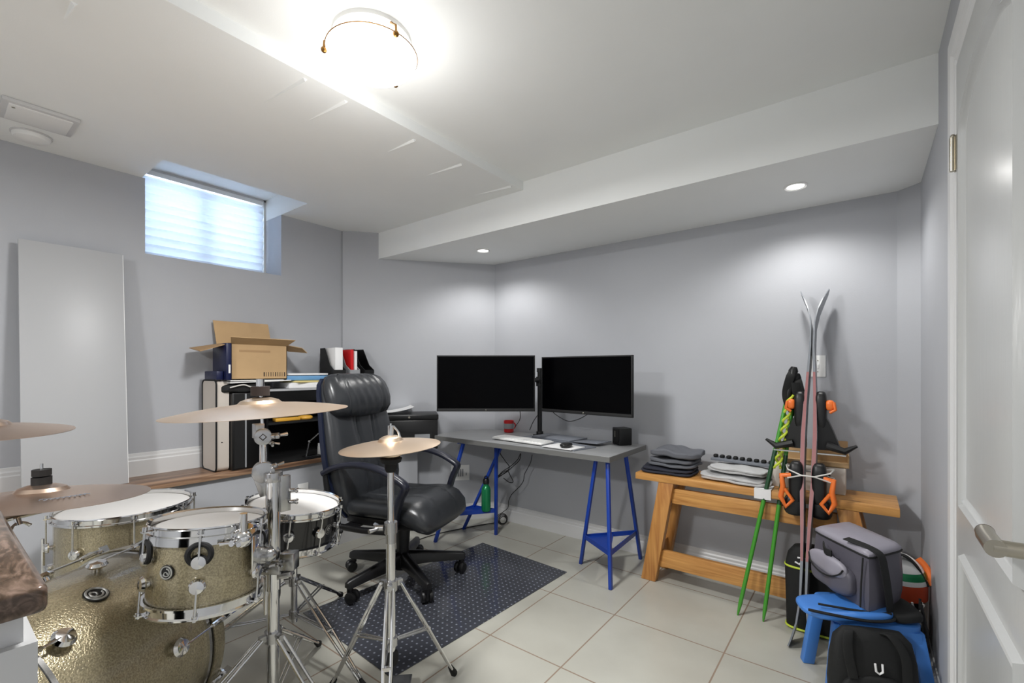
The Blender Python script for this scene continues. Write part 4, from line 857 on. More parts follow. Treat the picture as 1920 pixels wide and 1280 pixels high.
# two cymbals at the left edge on boom stands standing outside the frame
c2 = Vector((-1.934, 0.23, 0.84)); c3 = Vector((-2.28, 0.141, 1.018))
for c_, bx, by, R_, tl, lab, labs, m_, lg_ in ((c2, -2.02, -0.32, 0.255, (-3, -3), 'bronze crash cymbal with a printed mark above the floor tom', 'boom cymbal stand left of the floor tom', CYMBALD, 12), (c3, -2.50, -0.30, 0.215, (0, 2), 'upper bronze cymbal cut by the left frame edge in front of the white board', 'boom cymbal stand beyond the left frame edge', CYMBALD, None)):
    cymbal(lab, c_, R_, tl, m_, 'crash_cymbal', 0.024, 0.062, lg_)
    st = thing('boom_cymbal_stand', labs, 'cymbal stand', (bx, by, 0)); stand_base(st, (bx, by, 0), 0.30, 0.40, (10, 130, 250), 0, c_.z - 0.13, 0.013, 0.06)
    top = Vector((bx, by, c_.z - 0.11)); e = c_ + Vector((0, 0, -0.035))
    b = B(); b.sphere(top, 0.022, 10); b.tube([top - (e - top) * 0.2, e], 0.007, 10); wing(b, e + Vector((0, -0.05, -0.01)), (0.3, 0.2, -1), 1.1); part(st, 'boom_arm', b, CHROME, world=True)
    b = B(); b.cyl(e, c_ + Vector((0, 0, 0.105)), 0.004, n=10); part(st, 'cymbal_rod', b, CHROME, world=True)
    b = B(); b.cyl(c_ + Vector((0, 0, 0.043)), c_ + Vector((0, 0, 0.066)), 0.023, n=20); part(st, 'felt_washer', b, BLACKM, world=True); b = B(); b.cyl(c_ + Vector((0, 0, 0.070)), c_ + Vector((0, 0, 0.088)), 0.022, n=20); part(st, 'cymbal_nut', b, BLACKM, world=True); b = B(); b.cyl(c_ + Vector((0, 0, -0.02)), c_ + Vector((0, 0, 0.018)), 0.013, n=16); part(st, 'cymbal_sleeve', b, BLACKM, world=True)

# half wall end with its stained cap (bottom left, nearest the camera)
kc = atd(93, 1096, 0.62)
b = B(); b.bb((-1.20, kc.y - 0.60, 0), (kc.x - 0.024, kc.y - 0.022, kc.z - 0.034)); b.bb((-1.20, kc.y - 0.60, 0), (kc.x - 0.010, kc.y - 0.010, kc.z - 0.075)); struct('wall_half', b, TRIM)
b = B(); n_ = 10; rr = 0.014
poly = [(-1.6, kc.y - 0.64), (kc.x, kc.y - 0.64)] + [(kc.x - rr + rr * math.cos(a_), kc.y - rr + rr * math.sin(a_)) for a_ in [i * PI / 2 / 8 for i in range(9)]] + [(-1.6, kc.y)]
b.prism(poly, kc.z - 0.036, kc.z); struct('trim_cap', b, RAILW, bev=0.007, sm=60)

# ================================================================ ITEMS ON THE WALNUT LEDGE
SX = -3.03
def lx(px, py, x=SX): return atx(px, py, x)
# beige folding panel with a black rubber edge, standing against the cabinet
t = thing('folding_panel', 'beige panel with a rounded black edge standing on the ledge left of the black cabinet', 'panel', (-3.07, 1.112, LZ + 0.001))
def rrect(w, h, r, n=6):
    o = []
    for cx, cy, a in ((w / 2 - r, h - r, 0), (-w / 2 + r, h - r, 90), (-w / 2 + r, r, 180), (w / 2 - r, r, 270)):
        for k in range(n + 1): q = math.radians(a + 90 * k / n); o.append((cx + r * math.cos(q), cy + r * math.sin(q)))
    return o
b = B(); b.prism(rrect(0.20, 0.53, 0.03), -0.018, 0.05, RZ(0) @ RX(90)); part(t, 'body', b, BEIGE, sm=30)
b = B(); b.tube([(x, -0.0, z) for x, z in rrect(0.206, 0.532, 0.03)], 0.005, 8, True, M=TR(0, -0.05, 0)); part(t, 'edge_rim', b, BLACKM)
for zz in (0.17, 0.36):
    b = B(); b.cyl((0.1, -0.02, zz), (0.102, -0.02, zz), 0.004, n=10); part(t, 'screw', b, BLACK)
# black cabinet: tower case left, open equipment shelf right
t = thing('tower_computer', 'black tower case standing on the ledge behind the ride cymbal', 'computer', (-3.07, 1.235, LZ + 0.001))
b = B(); b.bb((-0.14, -0.10, 0), (0.13, 0.078, 0.455)); part(t, 'case', b, BLACK, bev=0.004)
b = B(); b.bb((0.128, -0.09, 0.01), (0.134, -0.035, 0.45)); part(t, 'front_panel', b, BLACKM); b = B(); b.bb((0.13, -0.03, 0.01), (0.1345, -0.022, 0.45)); part(t, 'trim_strip', b, GREYB)
b = B(); b.bb((0.130, 0.03, 0.41), (0.1345, 0.085, 0.43)); part(t, 'drive_bay', b, BLACKM)
t = thing('equipment_shelf', 'low black open shelf with a white top standing on the ledge behind the office chair', 'shelf', (-3.06, 1.50, LZ + 0.001))
H_ = 0.46
for nm, lo, hi, m_ in (('top_board', (-0.155, -0.18, H_), (0.145, 0.31, H_ + 0.012), WHITE), ('top_rail', (-0.15, -0.18, H_ - 0.07), (0.14, 0.31, H_), BLACK), ('back_panel', (-0.15, -0.18, 0), (-0.143, 0.31, H_ - 0.07), BLACKM), ('side_panel', (-0.15, -0.18, 0), (0.14, -0.168, H_ - 0.07), BLACK), ('side_panel', (-0.15, 0.298, 0), (0.14, 0.31, H_ - 0.07), BLACK), ('base_board', (-0.15, -0.168, 0), (0.14, 0.298, 0.012), BLACKM), ('middle_shelf', (-0.15, -0.168, 0.25), (0.135, 0.298, 0.262), BLACKM)):
    b = B(); b.bb(lo, hi); part(t, nm, b, m_)
b = B(); b.torus((-2.94 - 0.04, 1.60, LZ + 0.263 + 0.013), 0.035, 0.012, 24, 8); single('tape_roll', b, TAPE, 'yellow tape roll on the middle shelf of the black equipment shelf', 'tape')
b = B(); b.box((0, 0, 0), (0.05, 0.16, 0.02), TR(-2.97, 1.47, LZ + 0.275)); single('yellow_strap', b, TAPE, 'orange-yellow strap lying beside the tape roll on the equipment shelf', 'strap', bev=0.004)
t = thing('chrome_clamp', 'small chrome clamp with a jointed arm inside the black equipment shelf', 'clamp', (-2.95, 1.62, LZ + 0.014))  # small chrome clamp standing on the shelf base
b = B(); b.box((0, 0, 0.004), (0.05, 0.09, 0.008)); part(t, 'base', b, CHROMED); b = B(); b.tube([(0, -0.03, 0.008), (0, -0.01, 0.10), (0, 0.06, 0.15)], 0.005, 8); b.sphere((0, -0.01, 0.10), 0.01, 8); part(t, 'arm', b, CHROMED)
t = thing('small_white_box', 'small white box at the right end of the equipment shelf', 'box', (-2.965, 1.725, LZ + 0.014)); b = B(); b.bb((-0.03, -0.03, 0), (0.03, 0.03, 0.055)); part(t, 'carton', b, WHITEP, bev=0.002); b = B(); b.bb((-0.02, -0.032, 0.055), (0.03, 0.02, 0.075)); part(t, 'lid', b, PAPER)
ZT = LZ + 0.001 + 0.472       # top of the shelf
# papers, black bag and the open cardboard box
b = B(); b.pillow((-3.06, 1.23, LZ + 0.456 + 0.026), (0.24, 0.30, 0.055), 5, 12, fn=lambda q: Vector((q.x, q.y, q.z + 0.004 * math.sin(q.y * 50)))); single('black_folder_stack', b, BLKFAB, 'black soft folder stack on top of the tower case under the cardboard box', 'folder', sm=70)
b = B(); b.box((0, 0, 0), (0.24, 0.36, 0.006), TR(-3.05, 1.30, LZ + 0.523) @ RX(1.5)); b.box((0, 0, 0), (0.23, 0.31, 0.006), TR(-3.05, 1.28, LZ + 0.530)); single('white_folder', b, WHITEP, 'white folder lying directly under the cardboard box', 'folder')
b = B(); b.tube(spline([(-2.93, 1.12, LZ + 0.49), (-2.925, 1.19, LZ + 0.505), (-2.925, 1.24, LZ + 0.49), (-2.93, 1.33, LZ + 0.485)], 6), 0.004, 6); single('white_cord', b, WIREW, 'white cable draped over the black folder stack', 'cable')  # loose white cord lying over the folders
t = thing('cardboard_box', 'open cardboard box with spread flaps on top of the ledge cabinet', 'box', (-3.06, 1.30, LZ + 0.536), 0)
bw, bd_, bh_ = 0.27, 0.105, 0.215
for nm, lo, hi in (('front_panel', (bd_ - 0.004, -0.165, 0), (bd_, 0.165, bh_)), ('back_panel', (-bd_, -0.165, 0), (-bd_ + 0.004, 0.165, bh_)), ('side_panel', (-bd_, -0.165, 0), (bd_, -0.161, bh_)), ('side_panel', (-bd_, 0.161, 0), (bd_, 0.165, bh_)), ('bottom_panel', (-bd_, -0.165, 0), (bd_, 0.165, 0.004))):
    b = B(); b.bb(lo, hi); o = part(t, nm, b, CARD)
    if nm == 'front_panel':
        b = B()
        for k, w_ in enumerate((7, 3, 4, 4, 3, 6, 4, 4, 3, 7)): b.bb((bd_ - 0.001, 0.02 + 0.014 * k, 0.018), (bd_ + 0.0008, 0.02 + 0.014 * k + w_ * 0.0009, 0.044))
        mk('printed_letters', b, INK, o)
        b = B(); b.bb((bd_ - 0.001, -0.12, 0.165), (bd_ + 0.0008, 0.06, 0.178)); mk('printed_strip', b, CARDD, o)
def flap(pts, m=CARD, th=0.004):
    b = B(); P = [Vector(p) for p in pts]; n = (P[1] - P[0]).cross(P[2] - P[1]).normalized() * th
    k = len(P); b.add([tuple(p) for p in P] + [tuple(p + n) for p in P], [tuple(range(k - 1, -1, -1)), tuple(range(k, 2 * k))] + [(i, (i + 1) % k, k + (i + 1) % k, k + i) for i in range(k)])
    return b
part(t, 'flap', flap([(bd_, -0.165, bh_), (bd_, 0.165, bh_), (bd_ + 0.06, 0.19, bh_ + 0.035), (bd_ + 0.06, -0.19, bh_ + 0.035)]), CARD)
part(t, 'flap', flap([(-bd_, 0.165, bh_), (bd_, 0.165, bh_), (bd_ + 0.01, 0.26, bh_ - 0.015), (bd_, 0.30, bh_ - 0.045), (-bd_, 0.28, bh_ - 0.03)]), CARD)
part(t, 'flap', flap([(bd_, -0.165, bh_), (-bd_, -0.165, bh_), (-bd_, -0.31, bh_ - 0.03), (bd_ + 0.02, -0.33, bh_ - 0.055)]), CARDD)
part(t, 'flap', flap([(-bd_, -0.165, bh_), (-bd_ - 0.03, -0.175, bh_ + 0.15), (-bd_ - 0.03, 0.155, bh_ + 0.15), (-bd_, 0.165, bh_)]), CARD)
t = thing('blue_binder', 'dark blue binder with a white spine label left of the cardboard box', 'binder', (-3.03, 1.112, LZ + 0.5345), 0)
b = B(); b.bb((-0.10, -0.012, 0), (0.10, 0.016, 0.215)); part(t, 'cover', b, NAVY, bev=0.003); b = B(); b.bb((0.099, 0.0, 0.04), (0.1015, 0.010, 0.09)); part(t, 'spine_label', b, PAPER)
b = B(); b.box((0, 0, 0), (0.18, 0.035, 0.05), TR(-3.05, 1.078, LZ + 0.561)); single('small_blue_box', b, NAVY, 'small dark blue box at the top corner of the beige panel', 'box', bev=0.004)
# blue files and yellow pads between the box and the magazine holders
b = B(); b.box((0, 0, 0), (0.22, 0.24, 0.035), TR(-3.07, 1.60, ZT + 0.019)); single('white_file', b, PAPER, 'white paper stack on the shelf top behind the ride cymbal', 'paper', bev=0.002)
b = B(); b.box((0, 0, 0), (0.18, 0.22, 0.012), TR(-3.05, 1.62, ZT + 0.044) @ RZ(14)); single('yellow_pad', b, YELLOW, 'pale yellow paper pad on the white stack', 'paper pad', bev=0.002)
b = B(); b.box((0, 0, 0), (0.20, 0.30, 0.03), TR(-3.07, 1.62, ZT + 0.068)); single('blue_file', b, LBLUE, 'light blue file lying beside the cardboard box', 'file', bev=0.004)
b = B(); b.box((0, 0, 0), (0.20, 0.28, 0.012), TR(-3.07, 1.62, ZT + 0.092)); single('pale_file', b, PAPER, 'pale file lying on top of the light blue file', 'file', bev=0.002)
# magazine holders at the corner
def holder(label, c, rz, m, w=0.075, d=0.23, h=0.27):
    t = thing('magazine_holder', label, 'magazine holder', c, rz, 'magazine holders at the ledge corner')
    prof = [(0, 0), (d, 0), (d, h * 0.42), (d * 0.72, h * 0.55), (d * 0.35, h), (0, h)]
    for s_ in (-1, 1):
        b = B(); b.prism([(x - d / 2, z) for x, z in prof], s_ * w / 2 - 0.002, s_ * w / 2 + 0.002, RX(90)); part(t, 'side_panel', b, m)
    b = B(); b.bb((d / 2 - 0.003, -w / 2, 0), (d / 2, w / 2, h * 0.42)); part(t, 'front_panel', b, m)
    b = B(); b.bb((-d / 2, -w / 2, 0), (-d / 2 + 0.003, w / 2, h)); part(t, 'back_panel', b, m)
    b = B(); b.bb((-d / 2, -w / 2, 0), (d / 2, w / 2, 0.004)); part(t, 'bottom', b, m); return t
shelfz = ZT
t = thing('corner_shelf', 'narrow black stand on the ledge corner behind the office chair', 'shelf', (-3.02, 1.975, LZ + 0.001), 0)
b = B(); b.bb((-0.14, -0.15, 0.44), (0.10, 0.20, 0.4795)); part(t, 'top_board', b, BLACK)
for yy in (-0.145, 0.185):
    b = B(); b.bb((-0.12, yy, 0), (0.09, yy + 0.012, 0.44)); part(t, 'side_panel', b, BLACK)
hz = LZ + 0.457 + 0.025
holder('black magazine holder with white booklets', (-3.035, 1.835, hz), -8, BLACKM, 0.085)
holder('grey magazine holder with a red booklet', (-3.03, 1.95, hz), -6, GREYB, 0.075)
holder('black magazine holder, rightmost in the corner', (-3.02, 2.06, hz), -4, BLACK, 0.075)
b = B(); b.box((0, 0, 0), (0.17, 0.055, 0.24), TR(-3.02, 1.835, hz + 0.15) @ RZ(-8)); single('white_booklets', b, PAPER, 'thick white booklets standing in the black magazine holder', 'booklets', bev=0.002)
b = B(); b.box((0, 0, 0), (0.15, 0.022, 0.24), TR(-3.01, 1.935, hz + 0.14) @ RZ(-6)); single('red_booklet', b, RED, 'red booklet standing in the grey magazine holder', 'booklet')
b = B(); b.box((0, 0, 0), (0.15, 0.02, 0.23), TR(-3.01, 1.965, hz + 0.135) @ RZ(-6)); single('white_booklet', b, PAPER, 'white booklet standing beside the red booklet', 'booklet')
# printer on the ledge end
t = thing('printer', 'black printer at the ledge end partly hidden by the left monitor', 'printer', (-2.80, 2.34, LZ + 0.001), math.degrees(math.atan2(cn.y, cn.x)))
b = B(); b.bb((-0.10, -0.20, 0), (0.16, 0.21, 0.22)); part(t, 'body', b, BLACK, bev=0.008)
b = B(); b.bb((-0.105, -0.205, 0.22), (0.165, 0.215, 0.262)); part(t, 'lid', b, BLACK, bev=0.008)
b = B(); b.bb((0.159, -0.13, 0.03), (0.164, 0.17, 0.13)); part(t, 'paper_slot', b, BLACKM)
b = B(); b.bb((0.15, -0.08, 0.07), (0.18, 0.12, 0.08)); b.bb((0.155, 0.04, 0.08), (0.17, 0.15, 0.115)); part(t, 'paper_tray', b, GREYB)
b = B(); b.cyl((0.162, 0, 0.242), (0.167, 0, 0.242), 0.008, n=16); part(t, 'emblem', b, NICKEL)
b = B(); b.bb((0.159, -0.19, 0.13), (0.168, -0.14, 0.17)); part(t, 'control_panel', b, GREYB)
b = B(); b.loft([[(x, y, zz + dz) for x, zz in ((-0.10, 0.0), (0.10, 0.0))] + [(x, y, zz + dz + 0.001) for x, zz in ((0.10, 0.0), (-0.10, 0.0))] for y, dz in ((-0.14, 0.012), (-0.08, 0.014), (-0.02, 0.022), (0.04, 0.035), (0.08, 0.05))], M=TR(-2.84, 2.30, LZ + 0.264) @ Matrix.Rotation(math.atan2(cn.y, cn.x), 4, 'Z') @ RZ(8)); single('curled_paper', b, PAPER, 'curled white paper sheet on top of the black printer', 'paper')
# tall white board leaning at the left
t = thing('white_board_panel', 'tall white shelf board standing on the ledge against the window wall', 'board', (-3.06, 0.49, LZ + 0.001))
b = B(); M = RY(-5.2); b.bb((-0.009, -0.192, 0), (0.009, 0.192, 1.215), M); part(t, 'board', b, WHITE, bev=0.001)
b = B(); b.bb((-0.0092, 0.1915, 0.001), (0.0092, 0.1935, 1.214), M); part(t, 'edge_band', b, WHITEP)

# ================================================================ SKIS, POLES AND BAGS BY THE DOOR
# skis: stood base to base, leaning on the wall above the bench
tail0, tipz = Vector((-0.215, 2.405, 0)), 1.665
def skipt(h):       # centre line: from the tails on the floor to the wall
    u = h / 1.60; return Vector((-0.215 + 0.01 * u, 2.375 + 0.49 * u, h))
along = (skipt(1.0) - skipt(0)).normalized(); lat = Vector((1, 0, 0)); dep = along.cross(lat).normalized()
for s_, lab in ((-1, 'left ski of the pair leaning on the back wall'), (1, 'right ski of the pair leaning on the back wall')):
    t = thing('ski', lab, 'ski', skipt(0.0) + lat * s_ * 0.05, 0, 'pair of skis')
    prof = [(0.0, 0.05, 0.075, 0.006), (0.03, 0.04, 0.09, 0.006), (0.10, 0.022, 0.10, 0.007), (0.2, 0.011, 0.105, 0.008), (0.35, 0.010, 0.10, 0.011), (0.5, 0.014, 0.095, 0.014), (0.7, 0.022, 0.09, 0.017), (0.9, 0.024, 0.09, 0.018), (1.05, 0.020, 0.095, 0.014), (1.2, 0.013, 0.105, 0.011), (1.33, 0.007, 0.115, 0.008), (1.45, 0.008, 0.118, 0.006), (1.52, 0.020, 0.11, 0.005), (1.58, 0.040, 0.085, 0.005), (1.62, 0.056, 0.05, 0.005), (1.64, 0.062, 0.02, 0.004)]
    def ring(h, o, w, th):
        c = skipt(h) + lat * s_ * o; return [c + dep * (w / 2 * a_) + lat * (th / 2 * q_) for a_, q_ in ((-1, -1), (1, -1), (1, 1), (-1, 1))]
    b = B(); b.loft([ring(*q) for q in prof]); k = len(b.f); me_ = part(t, 'ski_body', b, SKIGREY, world=True)
    b = B(); b.loft([ring(h, o + 0.0, w + 0.0015, th * 0.9) for h, o, w, th in prof if 0.3 < h < 1.25]); part(t, 'sidewall', b, SKIEDGE, world=True)
    # bindings
    for hb, kind_ in ((0.69, 'heel'), (1.02, 'toe')):
        o = 0.018; c = skipt(hb) + lat * s_ * o + Vector((0, -0.022 if kind_ == 'heel' else 0, 0))
        b = B()
        if kind_ == 'heel':
            b.pillow(c + lat * s_ * 0.028, (0.06, 0.075, 0.20), 4, 8); b.pillow(c + lat * s_ * 0.035 - Vector((0, 0, 0.11)), (0.09, 0.06, 0.10), 3, 6)
        else:
            b.pillow(c + lat * s_ * 0.025, (0.05, 0.08, 0.20), 4, 8); b.loft([[c + lat * s_ * (x_ * w_) + Vector((0, y_, z_)) for x_, y_ in ((0.0, -0.04), (1, -0.03), (1, 0.03), (0.0, 0.04))] for w_, z_ in ((0.03, 0.0), (0.055, -0.04), (0.075, -0.09), (0.092, -0.14), (0.10, -0.165), (0.10, -0.18))])
        bd2 = part(t, kind_ + '_binding', b, BLACK, world=True)
        b = B()
        if kind_ == 'heel':
            p = c + lat * s_ * 0.066
            b.tube([p + Vector((-s_ * 0.02, -0.03, 0.035)), p + Vector((s_ * 0.018, -0.035, 0.03)), p + Vector((s_ * 0.012, -0.04, -0.02)), p + Vector((s_ * 0.022, -0.04, -0.07)), p + Vector((0, -0.04, -0.115)), p + Vector((-s_ * 0.028, -0.04, -0.08)), p + Vector((s_ * 0.005, -0.04, -0.03))], [0.012, 0.014, 0.012, 0.012, 0.011, 0.009, 0.008], 8)
        else:
            p = c + lat * s_ * 0.062 + Vector((0, -0.02, 0.035)); b.pillow(p, (0.035, 0.035, 0.05), 3, 6)
            b.tube([p + Vector((s_ * 0.015, -0.01, 0.015)), p + Vector((s_ * 0.022, -0.015, -0.02)), p + Vector((0, -0.01, -0.035))], 0.007, 8)
        mk('release_lever', b, ORANGE, bd2, off=tuple(t.location), sm=60)
    b = B(); c = skipt(0.865) + lat * s_ * 0.07; b.tube([c, c + lat * s_ * 0.07 + Vector((0, -0.01, -0.02)), c + lat * s_ * 0.115 + Vector((0, -0.01, 0.01))], [0.02, 0.016, 0.006], 8); part(t, 'ski_brake', b, BLACK, world=True)
    b = B(); c = skipt(0.83); b.box((0, 0, 0), (0.11, 0.012, 0.006), TR(c + lat * s_ * 0.09 + Vector((0, -0.03, 0)))); part(t, 'brake_plate', b, STEEL, world=True)
b = B(); c = skipt(0.735) + Vector((0, -0.024, 0))
for dz, s1 in ((0.0, 1), (0.0, -1)): b.tube([c + Vector((-0.075, -0.06, 0.02 * s1)), c + Vector((-0.02, -0.07, 0.0)), c + Vector((0.03, -0.07, 0.0)), c + Vector((0.09, -0.055, 0.02 * s1)), c + Vector((0.10, 0.05, 0.02 * s1)), c + Vector((0, 0.06, 0)), c + Vector((-0.095, 0.05, 0.02 * s1))], 0.0035, 6, True)
single('ski_tie', b, WIREW, 'white cord tied around both skis at the heel bindings', 'cord')
# poles
def pole(label, tip, top, seed):
    tip, top = Vector(tip), Vector(top); t = thing('ski_pole', label, 'ski pole', tip, 0, 'pair of green ski poles'); d = (top - tip)
    b = B(); b.tube([tip, tip + d * 0.015, tip + d * 0.05, tip + d * 0.48, tip + d * 0.88], [0.003, 0.006, 0.0095, 0.010, 0.0095], 14); part(t, 'shaft', b, GREEN, world=True, sm=60)
    b = B(); b.tube([tip + d * 0.46, tip + d * 0.66], 0.0104, 14); plabel(part(t, 'dark_band', b, GREEND, world=True), 'dark green upper band')
    b = B(); b.tube([tip + d * 0.875, tip + d * 0.90, tip + d * 0.95, tip + d * 0.985, tip + d], [0.014, 0.019, 0.016, 0.022, 0.014], 12); part(t, 'grip', b, BLACK, world=True)
    u = Vector((0.05, 0, 0)) * (1 if seed else -1); p = tip + d * 0.985
    q_ = 1 if seed else -1
    b = B(); b.sweep(spline([p, p + Vector((q_ * 0.012, -0.028, -0.035)), p + Vector((q_ * 0.026, -0.034, -0.12)), p + Vector((q_ * 0.006, -0.028, -0.195)), p + Vector((-q_ * 0.020, -0.022, -0.15)), p + Vector((-q_ * 0.010, -0.02, -0.06))], 5), 0.042, 0.009, (1, 0.5, 0)); part(t, 'wrist_strap', b, BLKFAB, world=True)
p1 = atz(1383, 1153, 0); p2 = atz(1431, 1165, 0)
T1, T2 = aty(1489, 688, 2.72), aty(1494, 700, 2.74)
pole('left green ski pole, its tip farther from the bags', p1, T1, 0); pole('right green ski pole, its tip nearer the bags', p2, T2, 1)
b = B(); pa, pb = p1 + (T1 - p1) * 0.60, p1 + (T1 - p1) * 0.90
for ph in (0, PI):
    pts = []
    for i in range(60):
        u = i / 59; c = pa.lerp(pb, u) + (p2 + (T2 - p2) * (0.60 + 0.30 * u) - (p1 + (T1 - p1) * (0.60 + 0.30 * u))) * 0.5; a_ = u * 8 * PI + ph; pts.append(c + Vector((0.013 * math.cos(a_), 0.016 * math.sin(a_) - 0.014, 0)))
    b.tube(pts, 0.0062, 6)
single('lime_cord', b, LIME, 'lime green cord wound around both ski poles', 'cord', sm=60)
# tall black bag with lime trim
t = thing('black_boot_bag', 'tall black bag with lime trim standing in front of the bench behind the skis', 'bag', (-0.19, 2.522, 0.001), 0)
t.location = (-0.172, 2.572, 0.001)
def bagring(w, d, z, n=32, e=0.55, ox=0, oy=0):
    return [(ox + w * math.copysign(abs(math.cos(2 * PI * i / n)) ** e, math.cos(2 * PI * i / n)), oy + d * math.copysign(abs(math.sin(2 * PI * i / n)) ** e, math.sin(2 * PI * i / n)), z) for i in range(n)]
b = B(); b.loft([bagring(0.115, 0.045, 0.0), bagring(0.125, 0.052, 0.012), bagring(0.128, 0.054, 0.15), bagring(0.131, 0.055, 0.28), bagring(0.13, 0.054, 0.30), bagring(0.12, 0.05, 0.35), bagring(0.095, 0.04, 0.385), bagring(0.06, 0.03, 0.395)]); part(t, 'body', b, BLKFAB, sm=60)
for z_, nm in ((0.010, 'base_piping'), (0.295, 'upper_piping')):
    b = B(); r_ = bagring(0.129 if z_ > 0.1 else 0.1255, 0.056, z_); b.tube(r_, 0.005, 6, True); part(t, nm, b, LIME)
b = B(); b.prism([(-0.055, 0.35), (0.02, 0.35), (0.01, 0.385), (-0.04, 0.385)], 0.0, 0.004, TR(0, -0.046, 0) @ RX(90)); part(t, 'lime_patch', b, LIME)
b = B(); b.tube([(-0.085, -0.058, 0.325), (-0.05, -0.056, 0.308), (-0.045, -0.055, 0.348), (-0.075, -0.054, 0.345)], 0.004, 6); b.tube([(-0.066, -0.058, 0.32), (-0.048, -0.057, 0.335)], 0.003, 6); part(t, 'printed_mark', b, PAPER)
# blue step stool with things on and in front of it
st_ = thing('step_stool', 'blue plastic step stool under the grey cooler bag', 'stool', (0.0, 2.24, 0), 24)
b = B(); b.loft([bagring(0.125, 0.10, 0.275, e=0.35), bagring(0.145, 0.115, 0.28, e=0.35), bagring(0.145, 0.115, 0.30, e=0.35), bagring(0.135, 0.105, 0.305, e=0.35)]); part(st_, 'seat', b, BLUEP, sm=60)
for sx_ in (-1, 1):
    for sy_ in (-1, 1):
        b = B(); b.loft([[(sx_ * (x + a_ * 0.022), sy_ * (y + q_ * 0.020), z) for a_, q_ in ((-1, -1), (1, -1), (1, 1), (-1, 1))] for x, y, z in ((0.12, 0.09, 0.28), (0.137, 0.104, 0.15), (0.155, 0.118, 0.0))]); part(st_, 'leg', b, BLUEP, bev=0.006)
for sy_ in (-1, 1):
    b = B(); b.loft([[(x, sy_ * (0.108 + q_), z + (0.02 if abs(x) < 0.08 else 0)) for q_, z in ((-0.006, 0.205), (0.006, 0.205), (0.006, 0.28), (-0.006, 0.28))] for x in (-0.13, -0.08, 0.08, 0.13)]); part(st_, 'apron', b, BLUEP)
t = thing('blue_pad', 'bright blue padded cushion with black piping squashed under the cooler bag', 'cushion', (-0.045, 2.17, 0.307), 24)
b = B(); b.pillow((-0.03, -0.02, 0.02), (0.30, 0.17, 0.04), 3.2, 12, fn=lambda q: Vector((q.x, q.y, q.z + 0.01 * math.sin(q.x * 14)))); part(t, 'pad', b, BLUEP, sm=80)
b = B(); b.tube(spline([(-0.17, -0.09, 0.028), (-0.08, -0.105, 0.024), (0.02, -0.107, 0.018), (0.10, -0.09, 0.022), (0.115, -0.05, 0.03)], 6), 0.005, 6); b.tube(spline([(-0.13, -0.07, 0.044), (-0.05, -0.08, 0.042), (0.03, -0.085, 0.04), (0.10, -0.08, 0.04)], 6), 0.004, 6); part(t, 'piping', b, BLKFAB)
# grey cooler bag
t = thing('cooler_bag', 'grey soft cooler bag with a black strap on top of the blue stool', 'bag', (-0.03, 2.27, 0.345), 0)
A_ = [Vector(p) for p in ((-0.165, 2.30, 0), (0.015, 2.085, 0), (0.115, 2.26, 0), (-0.055, 2.47, 0))]
cc = sum(A_, Vector()) / 4
def q4(k, z, dz=(0, 0, 0, 0), n=7):
    o = []
    for i in range(4):
        a_, c_ = cc + (A_[i] - cc) * k, cc + (A_[(i + 1) % 4] - cc) * k
        for j in range(n):
            u = j / n; p = a_.lerp(c_, u); rr_ = 1 - 0.05 * (abs(u - 0.5) * 2) ** 6
            p = cc + (p - cc) * rr_; o.append((p.x, p.y, z + dz[i] * (1 - u) + dz[(i + 1) % 4] * u))
    return o
b = B(); b.loft([q4(0.86, 0.345), q4(0.99, 0.352), q4(1.05, 0.40), q4(1.06, 0.46), q4(1.03, 0.52), q4(1.0, 0.548)]); part(t, 'body', b, GREYC, world=True, sm=50)
b = B(); b.loft([q4(1.02, 0.546), q4(1.035, 0.552), q4(1.02, 0.563), q4(0.9, 0.572), q4(0.4, 0.582)]); part(t, 'lid', b, GREYL, world=True, sm=60)
b = B(); b.tube(q4(1.037, 0.548), 0.0035, 6, True); part(t, 'zip', b, BLKFAB, world=True)
fa, fb = A_[0], A_[1]; fdir = (fb - fa).normalized(); fn_ = Vector((fdir.y, -fdir.x, 0)); fn_ = fn_ if fn_.dot(cc - fa) < 0 else -fn_
Mf = Matrix(((fdir.x, fn_.x, 0, fa.x), (fdir.y, fn_.y, 0, fa.y), (0, 0, 1, 0), (0, 0, 0, 1)))
b = B(); b.pillow((0.13, 0.020, 0.425), (0.20, 0.05, 0.11), 3.5, 12, M=Mf, fn=lambda q: Vector((q.x, q.y + 0.005 * math.sin(q.x * 50), q.z))); pk = part(t, 'front_pocket', b, GREYC, world=True, sm=80)
b = B(); b.pillow((0.12, 0.034, 0.465), (0.19, 0.036, 0.075), 2.6, 12, M=Mf, fn=lambda q: Vector((q.x, q.y + 0.004 * math.sin(q.x * 40), q.z))); mk('pocket_flap', b, GREYL, pk, off=tuple(t.location), sm=80)
b = B(); b.tube(spline([(0.03, 0.045, 0.475), (0.05, 0.052, 0.445), (0.10, 0.056, 0.428), (0.16, 0.056, 0.432), (0.20, 0.05, 0.455), (0.212, 0.044, 0.475)], 6), 0.003, 6, M=Mf); mk('flap_piping', b, BLKFAB, pk, off=tuple(t.location))
b = B(); b.sweep(spline([(0.10, 0.035, 0.53), (0.125, 0.046, 0.515), (0.15, 0.04, 0.512)], 5), 0.028, 0.006, (0, 0, 1), M=Mf); part(t, 'handle', b, BLKFAB, world=True)
ed = (A_[2] - A_[1]).normalized(); on = Vector((ed.y, -ed.x, 0)); on = on if on.dot(A_[1] - cc) > 0 else -on
def onr(u, out, z): return A_[1].lerp(A_[2], u) + on * out + Vector((0, 0, z))
